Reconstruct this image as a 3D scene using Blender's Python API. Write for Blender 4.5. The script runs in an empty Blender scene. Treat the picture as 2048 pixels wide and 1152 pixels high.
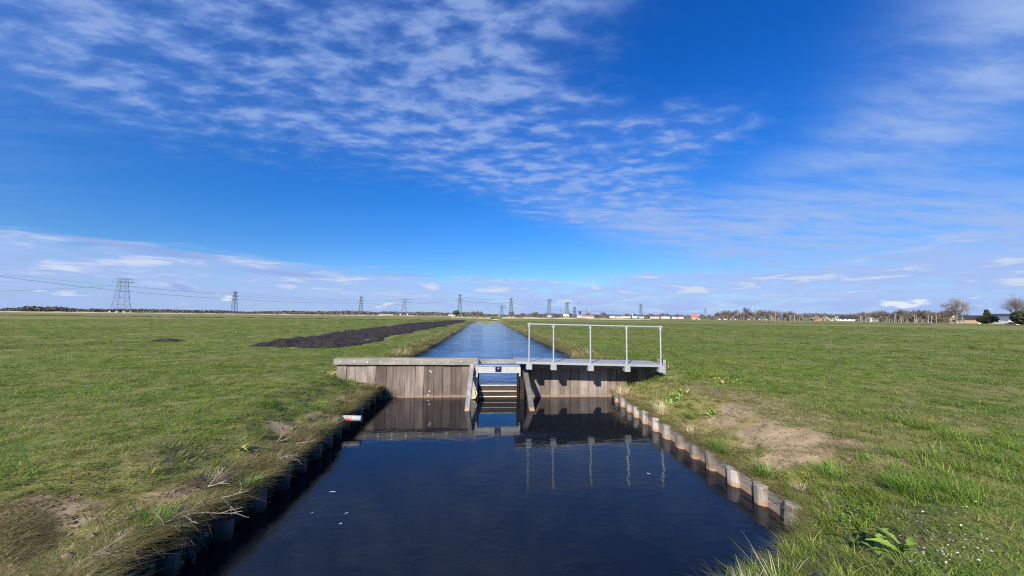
import bpy, bmesh, math, random
import numpy as np
from mathutils import Vector, Matrix

R = math.radians
scene = bpy.context.scene
COL = scene.collection
rng = random.Random(7)
nrg = np.random.default_rng(11)

# ------------------------------------------------------------------ camera
F = 740.0; PW = 2048; PH = 1152
CAM = np.array([0.0, 0.0, 2.24])
YAW = R(3.8); PITCH = math.atan(56 / 740.0); ROLL = R(0.63)
fw = np.array([math.sin(YAW) * math.cos(PITCH), math.cos(YAW) * math.cos(PITCH), math.sin(PITCH)])
r0 = np.array([math.cos(YAW), -math.sin(YAW), 0.0]); u0 = np.cross(r0, fw)
rt = r0 * math.cos(ROLL) + u0 * math.sin(ROLL); up = np.cross(rt, fw)
cd = bpy.data.cameras.new('camera'); cam = bpy.data.objects.new('camera', cd); COL.objects.link(cam)
cam.matrix_world = Matrix(((rt[0], up[0], -fw[0], CAM[0]), (rt[1], up[1], -fw[1], CAM[1]),
                           (rt[2], up[2], -fw[2], CAM[2]), (0, 0, 0, 1)))
cd.sensor_width = 36.0; cd.lens = 36.0 * F / PW; cd.clip_start = 0.05; cd.clip_end = 20000
scene.camera = cam

scene.render.engine = 'CYCLES'; scene.cycles.use_denoising = False; scene.cycles.filter_width = 1.15
scene.cycles.sample_clamp_indirect = 4.0; scene.cycles.max_bounces = 6; scene.cycles.use_adaptive_sampling = False

# ------------------------------------------------------------------ sun and sky
SUN_TRAVEL = Vector((0.35, 0.65, -0.43)).normalized()
sun_el = math.asin(-SUN_TRAVEL.z); sun_az = math.atan2(-SUN_TRAVEL.x, -SUN_TRAVEL.y)
sd = bpy.data.lights.new('sun', 'SUN'); sd.energy = 5.0; sd.angle = R(0.53); sd.color = (1.0, 0.93, 0.82)
sun = bpy.data.objects.new('sun', sd); COL.objects.link(sun)
sun.rotation_euler = SUN_TRAVEL.to_track_quat('-Z', 'Y').to_euler(); sun.location = (-30, -60, 40)
scene.view_settings.view_transform = 'Standard'; scene.view_settings.look = 'None'
scene.view_settings.exposure = 0.9; scene.view_settings.gamma = 1.0
try: scene.view_settings.use_curve_mapping = False
except Exception: pass


class NT:
    """small node-tree writer"""
    def __init__(s, nt): s.t = nt; s.n = nt.nodes; s.l = nt.links
    def new(s, ty, **kw):
        n = s.n.new(ty)
        for k, v in kw.items(): setattr(n, k, v)
        return n
    def put(s, sock, v):
        if isinstance(v, bpy.types.NodeSocket): s.l.new(v, sock)
        elif v is not None: sock.default_value = v
    def m(s, op, a, b=None, c=None, clamp=False):
        n = s.new('ShaderNodeMath', operation=op); n.use_clamp = clamp
        s.put(n.inputs[0], a)
        if b is not None: s.put(n.inputs[1], b)
        if c is not None: s.put(n.inputs[2], c)
        return n.outputs[0]
    def mix(s, f, a, b, blend='MIX'):
        n = s.new('ShaderNodeMix', data_type='RGBA', blend_type=blend)
        s.put(n.inputs[0], f)
        s.put(n.inputs[6], (*a, 1) if isinstance(a, tuple) and len(a) == 3 else a)
        s.put(n.inputs[7], (*b, 1) if isinstance(b, tuple) and len(b) == 3 else b)
        return n.outputs[2]
    def ramp(s, f, lo, hi, a=0.0, b=1.0, smooth=True):
        n = s.new('ShaderNodeMapRange'); n.interpolation_type = 'SMOOTHSTEP' if smooth else 'LINEAR'
        s.put(n.inputs[0], f); s.put(n.inputs[1], lo); s.put(n.inputs[2], hi); s.put(n.inputs[3], a); s.put(n.inputs[4], b)
        return n.outputs[0]
    def noise(s, vec, scale, detail=4.0, rough=0.55, dist=0.0, lac=2.0):
        n = s.new('ShaderNodeTexNoise'); s.put(n.inputs['Vector'], vec)
        n.inputs['Scale'].default_value = scale; n.inputs['Detail'].default_value = detail
        n.inputs['Roughness'].default_value = rough; n.inputs['Distortion'].default_value = dist
        n.inputs['Lacunarity'].default_value = lac
        return n.outputs['Fac']
    def mapping(s, vec, scale=(1, 1, 1), rot=(0, 0, 0), loc=(0, 0, 0)):
        n = s.new('ShaderNodeMapping'); s.put(n.inputs[0], vec)
        n.inputs['Scale'].default_value = scale; n.inputs['Rotation'].default_value = rot; n.inputs['Location'].default_value = loc
        return n.outputs[0]


world = bpy.data.worlds.new('World'); scene.world = world; world.use_nodes = True
W = NT(world.node_tree); W.n.clear()
sky = W.new('ShaderNodeTexSky', sky_type='NISHITA')
sky.sun_disc = False; sky.sun_elevation = sun_el; sky.sun_rotation = sun_az
sky.altitude = 0; sky.air_density = 1.0; sky.dust_density = 0.4; sky.ozone_density = 3.0
hs = W.new('ShaderNodeHueSaturation'); W.l.new(sky.outputs[0], hs.inputs['Color'])
hs.inputs['Saturation'].default_value = 1.36; hs.inputs['Value'].default_value = 1.0; hs.inputs['Hue'].default_value = 0.505
tc = W.new('ShaderNodeTexCoord'); gen = tc.outputs['Generated']
sx = W.new('ShaderNodeSeparateXYZ'); W.l.new(gen, sx.inputs[0]); dx, dy, dz = sx.outputs
el = W.m('MULTIPLY', W.m('ARCSINE', dz), 57.2958)
az = W.m('MULTIPLY', W.m('ARCTAN2', dx, dy), 57.2958)
zz = W.m('ADD', W.m('MAXIMUM', dz, 0.0), 0.07)
cv = W.new('ShaderNodeCombineXYZ'); W.put(cv.inputs[0], W.m('DIVIDE', dx, zz)); W.put(cv.inputs[1], W.m('DIVIDE', dy, zz))
plane = cv.outputs[0]


def blob(a, e, sa, se, rot=0.0, amp=1.0):
    """soft patch of cloud cover round azimuth a, elevation e (degrees)"""
    da = W.m('SUBTRACT', az, a); de = W.m('SUBTRACT', el, e)
    c, s_ = math.cos(R(rot)), math.sin(R(rot))
    p = W.m('ADD', W.m('MULTIPLY', da, c / sa), W.m('MULTIPLY', de, s_ / sa))
    q = W.m('ADD', W.m('MULTIPLY', da, -s_ / se), W.m('MULTIPLY', de, c / se))
    d2 = W.m('ADD', W.m('MULTIPLY', p, p), W.m('MULTIPLY', q, q))
    return W.m('MULTIPLY', W.m('EXPONENT', W.m('MULTIPLY', d2, -1.0)), amp)


def total(lst):
    o = lst[0]
    for x in lst[1:]: o = W.m('ADD', o, x)
    return o


# high mottled cloud band, from upper left over the middle to lower right
cover = total([
    blob(-50, 26, 18, 6.0, -8, 1.0), blob(-27, 30.5, 17, 7, -20, 1.0), blob(-6, 33, 13, 7, -20, .95), blob(-13, 26, 12, 2.8, -25, .45),
    blob(12, 26, 14, 6.0, -12, .95), blob(28, 25, 11, 3.6, 0, .75), blob(9, 19.5, 11, 4.2, -20, .95), blob(22, 16, 13, 3.4, -8, .85),
    blob(0, 43, 22, 8, 0, .8), blob(-40, 40, 20, 8, 0, .7)])
cover = W.m('MINIMUM', cover, 1.0)
warp = W.new('ShaderNodeTexNoise'); W.put(warp.inputs['Vector'], plane); warp.inputs['Scale'].default_value = 1.3; warp.inputs['Detail'].default_value = 3
vm = W.new('ShaderNodeVectorMath', operation='MULTIPLY_ADD'); W.put(vm.inputs[0], warp.outputs['Color']); vm.inputs[1].default_value = (.22, .22, 0); W.put(vm.inputs[2], plane)
pw = vm.outputs[0]
n1 = W.noise(W.mapping(pw, (6.0, 10.5, 1), (0, 0, R(28))), 1.0, 6.0, .55)
n2 = W.noise(W.mapping(pw, (1.0, 2.4, 1), (0, 0, R(-25))), 1.0, 4.0, .5)
tex = W.m('ADD', W.m('MULTIPLY', n1, .72), W.m('MULTIPLY', n2, .28))
cov = W.ramp(cover, .05, .75)
puff = W.m('SUBTRACT', tex, W.m('SUBTRACT', .462, W.m('MULTIPLY', cover, .045)))
dens = W.m('MULTIPLY', W.ramp(puff, -.03, .18), cov)
core = W.m('MULTIPLY', W.ramp(puff, .07, .22), cov)
dens = W.m('ADD', W.m('MULTIPLY', dens, .80), W.m('MULTIPLY', cov, .20))
# smoother high veil on the right, streaky
veil = total([blob(55, 21, 12, 6.5, 35, .62), blob(60, 27, 9, 7, 20, .6), blob(44, 18, 13, 3.2, 12, .42), blob(13, 16.6, 5, 1.5, -22, .5), blob(24, 13.0, 8, 2.6, -14, .85),
              blob(38, 10.6, 11, 4.0, -4, 1.1), blob(54, 7.5, 17, 5.0, -3, 1.25), blob(-62, 20, 14, 14, 0, .28)])
nv = W.noise(W.mapping(pw, (1.6, 5.0, 1), (0, 0, R(-35))), 1.0, 6.0, .6)
veil = W.m('MULTIPLY', W.m('MINIMUM', veil, 1.0), W.ramp(nv, .30, .66, .28, 1.0), clamp=True)
# low bank of cloud along the horizon: streaks in azimuth and elevation
ae = W.new('ShaderNodeCombineXYZ'); W.put(ae.inputs[0], az); W.put(ae.inputs[1], el)
lowtop = total([W.m('MULTIPLY', az, -0.012), blob(-50, 5, 22, 9, 0, 1.6), blob(10, 5, 16, 9, 0, .3), blob(52, 5, 20, 9, 0, 3.0)])
nl = W.noise(W.mapping(ae.outputs[0], (.055, .55, 1)), 1.0, 6.0, .58, .4)
nl2 = W.noise(W.mapping(ae.outputs[0], (.16, .9, 1), (0, 0, 0), (7, 3, 0)), 1.0, 5.0, .6, .3)
edge = W.m('ADD', W.m('ADD', lowtop, 5.5), W.m('MULTIPLY', W.m('SUBTRACT', nl, .5), 9.0))
low = W.ramp(W.m('SUBTRACT', el, edge), -1.6, .9, 1.0, 0.0)
low = W.m('MULTIPLY', low, W.ramp(nl2, .30, .62, .55, 1.0))
low = W.m('MAXIMUM', low, W.ramp(el, .2, 4.2, .82, 0.0))
# small bright cumulus heads low over the horizon, mauve lens clouds at left
nc = W.noise(W.mapping(ae.outputs[0], (.20, .75, 1), (0, 0, 0), (1.5, 9, 0)), 1.0, 4.0, .55, .2)
head = W.m('MULTIPLY', W.ramp(nc, .60, .68), W.m('MULTIPLY', W.ramp(el, .7, 1.3), W.ramp(el, 2.2, 3.4, 1.0, 0.0)))
bright = W.m('MULTIPLY', W.ramp(nl2, .50, .66), W.m('MULTIPLY', low, W.ramp(el, 1.8, 4.2, 0.0, .95)))
lens = total([blob(-41, 6.9, 8.5, .55, -4, 1.0), blob(-28, 5.2, 9, .55, -2, .8), blob(-14, 5.9, 12, .5, 0, .7), blob(4, 8.9, 9, .45, -1, .6), blob(-38, 2.9, 1.6, .5, -15, .9)])
lens = W.ramp(W.m('MULTIPLY', lens, W.m('ADD', nl2, .45)), .35, .85, 0.0, .75)

CL_HIGH = (2.2, 3.65, 7.5); CL_LOW = (3.6, 4.95, 8.4); CL_WHITE = (7.1, 7.8, 8.9); CL_MAUVE = (2.7, 3.9, 7.4)
tint = W.new('ShaderNodeCombineXYZ'); W.put(tint.inputs[0], W.ramp(el, 2.0, 22.0, .72, .55)); W.put(tint.inputs[1], W.ramp(el, 2.0, 22.0, .97, 1.10)); W.put(tint.inputs[2], W.ramp(el, 3.0, 28.0, 1.36, 1.62))
c = W.mix(1.0, hs.outputs[0], tint.outputs[0], 'MULTIPLY')
c = W.mix(W.m('MULTIPLY', dens, .66), c, CL_HIGH)
c = W.mix(W.m('MULTIPLY', core, .30), c, (4.6, 5.6, 7.9))
c = W.mix(W.m('MULTIPLY', veil, .92), c, (3.3, 4.7, 7.9))
c = W.mix(low, c, CL_LOW)
c = W.mix(bright, c, (6.0, 6.8, 8.3))
c = W.mix(head, c, CL_WHITE)
c = W.mix(lens, c, CL_MAUVE)
bg = W.new('ShaderNodeBackground'); W.put(bg.inputs[0], c); bg.inputs[1].default_value = 0.057
wo = W.new('ShaderNodeOutputWorld'); W.l.new(bg.outputs[0], wo.inputs[0])

# ------------------------------------------------------------------ helpers
def tag(o, label=None, cat=None, group=None, kind=None):
    if label: o['label'] = label
    if cat: o['category'] = cat
    if group: o['group'] = group
    if kind: o['kind'] = kind
    return o


def thing(name, label, cat, loc=(0, 0, 0), group=None, rz=0.0):
    o = bpy.data.objects.new(name, None); COL.objects.link(o)
    o.location = loc; o.rotation_euler = (0, 0, rz); o.empty_display_size = .2
    return tag(o, label, cat, group)


class MB:
    def __init__(s): s.v = []; s.f = []
    def add(s, v, f):
        b = len(s.v); s.v += [tuple(map(float, p)) for p in v]; s.f += [tuple(i + b for i in q) for q in f]
        return s
    def box(s, x0, x1, y0, y1, z0, z1):
        v = [(x, y, z) for z in (z0, z1) for y in (y0, y1) for x in (x0, x1)]
        return s.add(v, [(0, 2, 3, 1), (4, 5, 7, 6), (0, 1, 5, 4), (2, 6, 7, 3), (0, 4, 6, 2), (1, 3, 7, 5)])
    def bar(s, p0, p1, w, h, upv=(0, 0, 1)):
        p0 = Vector(p0); p1 = Vector(p1); d = (p1 - p0).normalized(); uv = Vector(upv)
        if abs(d.dot(uv)) > .98: uv = Vector((0, 1, 0))
        a = d.cross(uv).normalized() * w / 2; b = a.cross(d).normalized() * h / 2
        v = [p + a * i + b * j for p in (p0, p1) for i, j in ((-1, -1), (1, -1), (1, 1), (-1, 1))]
        return s.add(v, [(3, 2, 1, 0), (4, 5, 6, 7), (0, 1, 5, 4), (1, 2, 6, 5), (2, 3, 7, 6), (3, 0, 4, 7)])
    def tube(s, pts, rad, n=6, cap=True):
        pts = [Vector(p) for p in pts]
        if not isinstance(rad, (list, tuple)): rad = [rad] * len(pts)
        vs = []; pa = None
        for i, p in enumerate(pts):
            d = (pts[min(i + 1, len(pts) - 1)] - pts[max(i - 1, 0)]).normalized()
            if pa is None:
                pa = d.orthogonal().normalized()
            else:
                pa = (pa - d * pa.dot(d)).normalized()
            q = d.cross(pa)
            for k in range(n):
                t = 2 * math.pi * k / n
                vs.append(p + (pa * math.cos(t) + q * math.sin(t)) * rad[i])
        fs = []
        for i in range(len(pts) - 1):
            for k in range(n):
                a = i * n + k; b = i * n + (k + 1) % n
                fs.append((a, b, b + n, a + n))
        if cap:
            fs.append(tuple(range(n))[::-1]); m = (len(pts) - 1) * n; fs.append(tuple(m + k for k in range(n)))
        return s.add(vs, fs)
    def prism(s, poly, axis, a0, a1):
        """poly: 2-D outline (ccw seen from +axis); axis 'x','y','z'"""
        def P(u, v, w): return {'x': (w, u, v), 'y': (u, w, v), 'z': (u, v, w)}[axis]
        n = len(poly); v = [P(a, b, a0) for a, b in poly] + [P(a, b, a1) for a, b in poly]
        f = [tuple(range(n))[::-1], tuple(range(n, 2 * n))] + [(i, (i + 1) % n, (i + 1) % n + n, i + n) for i in range(n)]
        if axis == 'y': f = [q[::-1] for q in f]
        return s.add(v, f)
    def mesh(s, name, mat, smooth=False):
        me = bpy.data.meshes.new(name); me.from_pydata(s.v, [], s.f)
        if mat: me.materials.append(mat)
        if smooth: me.polygons.foreach_set('use_smooth', [True] * len(me.polygons))
        me.update(); return me
    def build(s, name, mat, parent=None, smooth=False, bevel=0.0, loc=None):
        me = s.mesh(name, mat, smooth)
        if bevel:
            bm = bmesh.new(); bm.from_mesh(me)
            bmesh.ops.bevel(bm, geom=bm.edges[:], offset=bevel, segments=1, affect='EDGES'); bm.to_mesh(me); bm.free()
        return link(name, me, parent, loc)


def link(name, me, parent=None, loc=None):
    o = bpy.data.objects.new(name, me); COL.objects.link(o)
    if loc is not None: o.location = loc
    if parent: o.parent = parent
    return o


# ---- numpy value noise
def vnoise(x, y, seed=0):
    x = np.asarray(x, float); y = np.asarray(y, float)
    xi = np.floor(x).astype(np.int64); yi = np.floor(y).astype(np.int64); fx = x - xi; fy = y - yi
    fx = fx * fx * (3 - 2 * fx); fy = fy * fy * (3 - 2 * fy)
    def h(a, b):
        n = (a * 374761393 + b * 668265263 + seed * 982451653) & 0xffffffff
        n = ((n ^ (n >> 13)) * 1274126177) & 0xffffffff
        return ((n ^ (n >> 16)) & 0xffff) / 65535.0
    return (h(xi, yi) * (1 - fx) + h(xi + 1, yi) * fx) * (1 - fy) + (h(xi, yi + 1) * (1 - fx) + h(xi + 1, yi + 1) * fx) * fy


def fbm(x, y, seed=0, o=4):
    t = 0; a = .5; s = 0
    for i in range(o): t = t + a * vnoise(np.asarray(x) * 2 ** i, np.asarray(y) * 2 ** i, seed + i); s += a; a *= .5
    return t / s


def sstep(t, a=0.0, b=1.0):
    t = np.clip((np.asarray(t, float) - a) / (b - a), 0, 1); return t * t * (3 - 2 * t)


# ------------------------------------------------------------------ materials
def mat(name):
    m = bpy.data.materials.new(name); m.use_nodes = True; t = NT(m.node_tree); t.n.clear()
    out = t.new('ShaderNodeOutputMaterial'); return m, t, out


DIM = .86


def principled(t, out, col, rough=.6, metal=0.0, spec=.5, bump=None, bstr=.3, bdist=.01):
    p = t.new('ShaderNodeBsdfPrincipled')
    t.put(p.inputs['Base Color'], (*col, 1) if isinstance(col, tuple) else col)
    t.put(p.inputs['Roughness'], rough); p.inputs['Metallic'].default_value = metal; p.inputs['Specular IOR Level'].default_value = spec
    if bump is not None:
        b = t.new('ShaderNodeBump'); b.inputs['Strength'].default_value = bstr; b.inputs['Distance'].default_value = bdist
        t.put(b.inputs['Height'], bump); t.l.new(b.outputs[0], p.inputs['Normal'])
    t.l.new(p.outputs[0], out.inputs[0]); return p


def objcoord(t):
    c_ = t.new('ShaderNodeTexCoord'); return c_.outputs['Object']


def geopos(t):
    g = t.new('ShaderNodeNewGeometry'); return g.outputs['Position']


def rand(t):
    return t.new('ShaderNodeObjectInfo').outputs['Random']


def plain(name, col, rough=.7, metal=0.0, var=.25, scale=6.0, spec=.4):
    m, t, o = mat(name); n = t.noise(geopos(t), scale, 5, .6)
    f = t.m('ADD', t.ramp(n, .25, .75, 1 - var, 1 + var, False), t.m('MULTIPLY', t.m('SUBTRACT', rand(t), .5), var * .7))
    hv = t.new('ShaderNodeHueSaturation'); hv.inputs['Color'].default_value = (*[DIM * q for q in col], 1); t.put(hv.inputs['Value'], f)
    principled(t, o, hv.outputs[0], rough, metal, spec, n, .25, .01); return m


def wood(name, a, b, streak=(14, 14, .8), stain=None, rough=.8, axis='z', var=.42):
    """weathered wood: long grain streaks, each board its own tone, optional rust-brown band at the waterline"""
    m, t, o = mat(name); pos = geopos(t); rnd = rand(t)
    off = t.new('ShaderNodeCombineXYZ'); t.put(off.inputs[0], t.m('MULTIPLY', rnd, 37.0)); t.put(off.inputs[1], t.m('MULTIPLY', rnd, 11.0)); t.put(off.inputs[2], t.m('MULTIPLY', rnd, 23.0))
    va = t.new('ShaderNodeVectorMath', operation='ADD'); t.put(va.inputs[0], pos); t.put(va.inputs[1], off.outputs[0])
    sc = {'z': streak, 'x': (streak[2], streak[0], streak[1]), 'y': (streak[0], streak[2], streak[1])}[axis]
    g1 = t.noise(t.mapping(va.outputs[0], sc), 1.0, 6, .65, .6)
    g2 = t.noise(t.mapping(va.outputs[0], tuple(q * 4.5 for q in sc)), 1.0, 4, .6)
    g3 = t.noise(va.outputs[0], 1.7, 4, .6)
    f = t.m('ADD', t.m('MULTIPLY', g1, .6), t.m('MULTIPLY', g2, .4))
    col = t.mix(t.ramp(f, .32, .68), a, b)
    col = t.mix(t.ramp(g3, .35, .75, 0, .55), col, tuple(.62 * x for x in a))
    hv = t.new('ShaderNodeHueSaturation'); t.put(hv.inputs['Color'], col)
    t.put(hv.inputs['Value'], t.ramp(rnd, 0, 1, DIM * (1 - var), DIM * (1 + var), False)); t.put(hv.inputs['Saturation'], t.ramp(rnd, 0, 1, 1.15, .8, False))
    t.put(hv.inputs['Hue'], t.ramp(t.m('FRACT', t.m('MULTIPLY', rnd, 7.3)), 0, 1, .488, .508, False)); col = hv.outputs[0]
    g4 = t.noise(t.mapping(va.outputs[0], tuple(q * .45 for q in sc)), 1.0, 5, .7, .4); col = t.mix(t.ramp(g4, .52, .70, 0, .62), col, tuple(.42 * x for x in a))
    if stain:
        s = t.new('ShaderNodeSeparateXYZ'); t.put(s.inputs[0], pos)
        zz_ = t.m('ADD', s.outputs[2], t.m('MULTIPLY', t.m('SUBTRACT', g3, .5), .10))
        col = t.mix(t.ramp(zz_, stain[0], stain[1], .85, 0.0), col, stain[2])
    principled(t, o, col, rough, 0, .3, f, .55, .012); return m


M = {}
M['plank'] = wood('plank_wood', (.130, .100, .080), (.30, .245, .208), (9, 9, .55), (.03, .10, (.22, .15, .10)))
M['beam'] = wood('beam_wood', (.20, .19, .165), (.36, .34, .30), (16, 16, .9), None, .8, 'x', .12)
M['strut'] = wood('strut_wood', (.16, .15, .145), (.30, .29, .285), (18, 18, 1.2), (.02, .10, (.36, .22, .11)))
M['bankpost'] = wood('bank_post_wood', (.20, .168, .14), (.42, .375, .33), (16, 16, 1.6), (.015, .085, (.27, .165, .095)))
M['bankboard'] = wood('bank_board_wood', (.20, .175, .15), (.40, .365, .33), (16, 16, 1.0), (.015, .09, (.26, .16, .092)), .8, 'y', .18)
M['darkpost'] = wood('shade_toned_post_wood', (.125, .095, .065), (.33, .28, .22), (16, 16, 1.6), (.0, .12, (.05, .038, .024)), var=.4)  # left bank copy of the post wood, darkened in colour for shade and algae
M['darkboard'] = wood('shade_toned_board_wood', (.05, .036, .024), (.13, .10, .07), (16, 16, 1.0), (.0, .12, (.03, .024, .016)), .8, 'y', .3)  # left bank boards: shade put into the wood colour
M['wetlog'] = wood('wet_board_wood', (.035, .024, .014), (.075, .052, .03), (12, 12, .8), None, .35, 'x', .2)
M['logedge'] = wood('lit_board_edge', (.50, .46, .34), (.72, .69, .56), (12, 12, 1), None, .5, 'x', .1)  # pale colour stands in for sunlight on the stop log tops
M['steel'] = plain('galvanised_steel', (.44, .465, .475), .42, .45, .10, 9, .5)
M['alum'] = plain('mottled_aluminium', (.47, .47, .465), .5, .25, .22, 22, .5)
M['dark'] = plain('dark_channel_steel', (.025, .026, .03), .55, .2, .2, 10)
M['white'] = plain('chalky_white_paint', (.74, .73, .70), .7, 0, .12, 14)
M['foam'] = plain('yellowed_foam', (.62, .50, .24), .9, 0, .2, 20)
M['navy'] = plain('navy_enamel', (.012, .014, .055), .35, 0, .1, 8)
M['print'] = plain('white_print', (.80, .80, .82), .5, 0, .02, 8)
M['pvc'] = plain('dirty_white_plastic', (.72, .70, .62), .4, 0, .18, 16)
M['red'] = plain('red_print', (.55, .05, .04), .5, 0, .1, 20)
M['black'] = plain('black_print', (.03, .03, .03), .5, 0, .1, 20)
M['bolt'] = plain('zinc_bolt', (.55, .55, .54), .45, .4, .1, 20)
M['twig'] = wood('dead_twig', (.22, .18, .13), (.42, .37, .30), (30, 30, 30), None, .7, 'z', .25)
M['daisy'] = plain('white_petal', (.75, .76, .74), .7, 0, .05, 20)
M['feather'] = plain('white_feather', (.42, .43, .46), .7, 0, .05, 20)
M['pylon'] = plain('pylon_steel', (.12, .13, .14), .6, .2, .12, .3)
M['concrete'] = plain('pale_concrete', (.50, .48, .42), .85, 0, .15, .6)
M['wire'] = plain('wire_steel', (.10, .105, .12), .5, .3, .05, .2)
M['bark'] = plain('grey_bark', (.165, .15, .135), .9, 0, .25, .8)
M['twigs'] = plain('bare_twigs', (.135, .115, .098), .9, 0, .3, .5)
M['greytwigs'] = plain('grey_twigs', (.20, .18, .165), .9, 0, .25, .5)
M['brush'] = plain('brown_brush', (.17, .145, .10), .9, 0, .35, .4)
M['evergreen'] = plain('dark_evergreen', (.040, .052, .022), .8, 0, .45, .7)
M['woods'] = plain('far_winter_wood', (.105, .092, .085), .9, 0, .3, .05)
M['reedmat'] = plain('pale_reed', (.36, .31, .20), .9, 0, .25, .08)
M['bird'] = plain('dark_plumage', (.03, .03, .035), .8, 0, .1, 9)
M['hwhite'] = plain('white_wall', (.56, .555, .535), .8, 0, .06, .4)
M['hcream'] = plain('cream_wall', (.68, .62, .45), .8, 0, .06, .4)
M['hbrick'] = plain('tan_brick', (.34, .235, .16), .85, 0, .15, .7)
M['hred'] = plain('red_roof', (.40, .115, .07), .8, 0, .15, .5)
M['hredbrown'] = plain('red_brown_roof', (.27, .13, .10), .8, 0, .15, .5)
M['hgrey'] = plain('grey_roof', (.26, .26, .26), .7, 0, .15, .5)
M['hdark'] = plain('black_roof', (.035, .037, .042), .6, 0, .15, .5)
M['hblue'] = plain('blue_slate_roof', (.10, .13, .19), .5, 0, .15, .5)
M['glass'] = plain('dark_window', (.02, .024, .03), .15, 0, .05, 1)
M['pole'] = plain('pale_pole', (.36, .345, .31), .8, 0, .1, 1)


def leafmat(name, a, b, trans=.35, rough=.5):
    m, t, o = mat(name); n = t.noise(geopos(t), 9, 3, .5)
    col = t.mix(t.m('ADD', t.m('MULTIPLY', n, .5), t.m('MULTIPLY', rand(t), .5)), a, b)
    p = t.new('ShaderNodeBsdfPrincipled'); t.put(p.inputs['Base Color'], col); p.inputs['Roughness'].default_value = rough
    tr = t.new('ShaderNodeBsdfTranslucent'); t.put(tr.inputs[0], col)
    mx = t.new('ShaderNodeMixShader'); mx.inputs[0].default_value = trans
    t.l.new(p.outputs[0], mx.inputs[1]); t.l.new(tr.outputs[0], mx.inputs[2]); t.l.new(mx.outputs[0], o.inputs[0]); return m


M['dock'] = leafmat('dock_leaf', (.14, .24, .035), (.26, .36, .07))
M['herb'] = leafmat('broad_leaf', (.20, .33, .05), (.32, .44, .10))
M['pale'] = leafmat('pale_leaf', (.36, .38, .10), (.46, .44, .16))
M['straw'] = leafmat('straw_blade', (.42, .34, .19), (.62, .53, .34), .25, .6)
M['deadstraw'] = leafmat('dull_straw_blade', (.22, .17, .10), (.36, .29, .18), .2, .7)
M['lush'] = leafmat('lush_blade', (.085, .19, .018), (.17, .30, .04), .3)
M['sedge'] = leafmat('sedge_blade', (.30, .30, .16), (.66, .60, .45), .25)

# grass blades: colour carried by each tuft (green to straw), so that patches follow the ground
m, t, o = mat('grass_blade')
at = t.new('ShaderNodeAttribute', attribute_type='INSTANCER', attribute_name='tint')
av = t.new('ShaderNodeAttribute', attribute_type='INSTANCER', attribute_name='val')
ab = t.new('ShaderNodeAttribute', attribute_type='GEOMETRY', attribute_name='blade')
f = t.m('ADD', at.outputs['Fac'], t.m('MULTIPLY', t.m('SUBTRACT', ab.outputs['Fac'], .5), .7), clamp=True)
cr = t.new('ShaderNodeValToRGB'); e = cr.color_ramp.elements
e[0].position = 0.0; e[0].color = (.105, .185, .020, 1); e[1].position = 1.0; e[1].color = (.46, .37, .22, 1)
for pos_, cc in ((.28, (.180, .232, .040, 1)), (.52, (.25, .235, .075, 1)), (.75, (.33, .265, .13, 1))):
    q = e.new(pos_); q.color = cc
t.put(cr.inputs[0], f)
hv = t.new('ShaderNodeHueSaturation'); t.put(hv.inputs['Color'], cr.outputs[0]); t.put(hv.inputs['Value'], av.outputs['Fac'])
p = t.new('ShaderNodeBsdfPrincipled'); t.put(p.inputs['Base Color'], hv.outputs[0]); p.inputs['Roughness'].default_value = .55; p.inputs['Specular IOR Level'].default_value = .35
tr = t.new('ShaderNodeBsdfTranslucent'); t.put(tr.inputs[0], hv.outputs[0])
mx = t.new('ShaderNodeMixShader'); mx.inputs[0].default_value = .42
t.l.new(p.outputs[0], mx.inputs[1]); t.l.new(tr.outputs[0], mx.inputs[2]); t.l.new(mx.outputs[0], o.inputs[0])
M['grass'] = m

# ground: soil and dryness carried per vertex, finer grain by noise
m, t, o = mat('ground'); pos = geopos(t)
soil_a = t.new('ShaderNodeAttribute', attribute_name='soil').outputs['Fac']
dry_a = t.new('ShaderNodeAttribute', attribute_name='dry').outputs['Fac']
mud_a = t.new('ShaderNodeAttribute', attribute_name='wet').outputs['Fac']
nA = t.noise(pos, 38, 5, .65); nB = t.noise(pos, 5.5, 5, .6); nC = t.noise(t.mapping(pos, (.06, .16, 1)), 1.0, 5, .6); nD = t.noise(t.mapping(pos, (.008, .035, 1)), 1.0, 4, .55)
gf = t.m('ADD', t.m('ADD', t.m('MULTIPLY', nA, .30), t.m('MULTIPLY', nB, .30)), t.m('ADD', t.m('MULTIPLY', nC, .22), t.m('MULTIPLY', nD, .18)))
gcol = t.mix(t.ramp(gf, .36, .66), (.104, .124, .027), (.200, .194, .064))
gcol = t.mix(t.m('MULTIPLY', dry_a, t.ramp(nA, .2, .7, .55, 1.0), clamp=True), gcol, (.235, .185, .092))
sf = t.ramp(t.m('ADD', soil_a, t.m('MULTIPLY', t.m('SUBTRACT', nA, .5), .5)), .35, .62)
scol = t.mix(t.ramp(nB, .3, .7), (.215, .162, .098), (.33, .254, .158))
scol = t.mix(t.ramp(nA, .52, .72, 0, .8), scol, (.11, .08, .052))
gcol = t.mix(sf, gcol, scol)
gcol = t.mix(mud_a, gcol, (.04, .03, .021))
hgt = t.m('ADD', t.m('MULTIPLY', nA, .7), t.m('MULTIPLY', nB, .5))
principled(t, o, gcol, .9, 0, .15, hgt, .55, .025)
M['ground'] = m

m, t, o = mat('peat_mud'); pos = geopos(t); nA = t.noise(pos, 6, 6, .7); nB = t.noise(pos, .8, 4, .6)
principled(t, o, t.mix(t.ramp(nA, .3, .75), (.011, .0085, .0065), (.045, .034, .026)), t.ramp(nB, .3, .7, .65, .95), 0, .3, nA, .9, .08)
M['mud'] = m
M['clod'] = plain('dry_earth', (.215, .155, .10), .95, 0, .4, 14)


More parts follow.
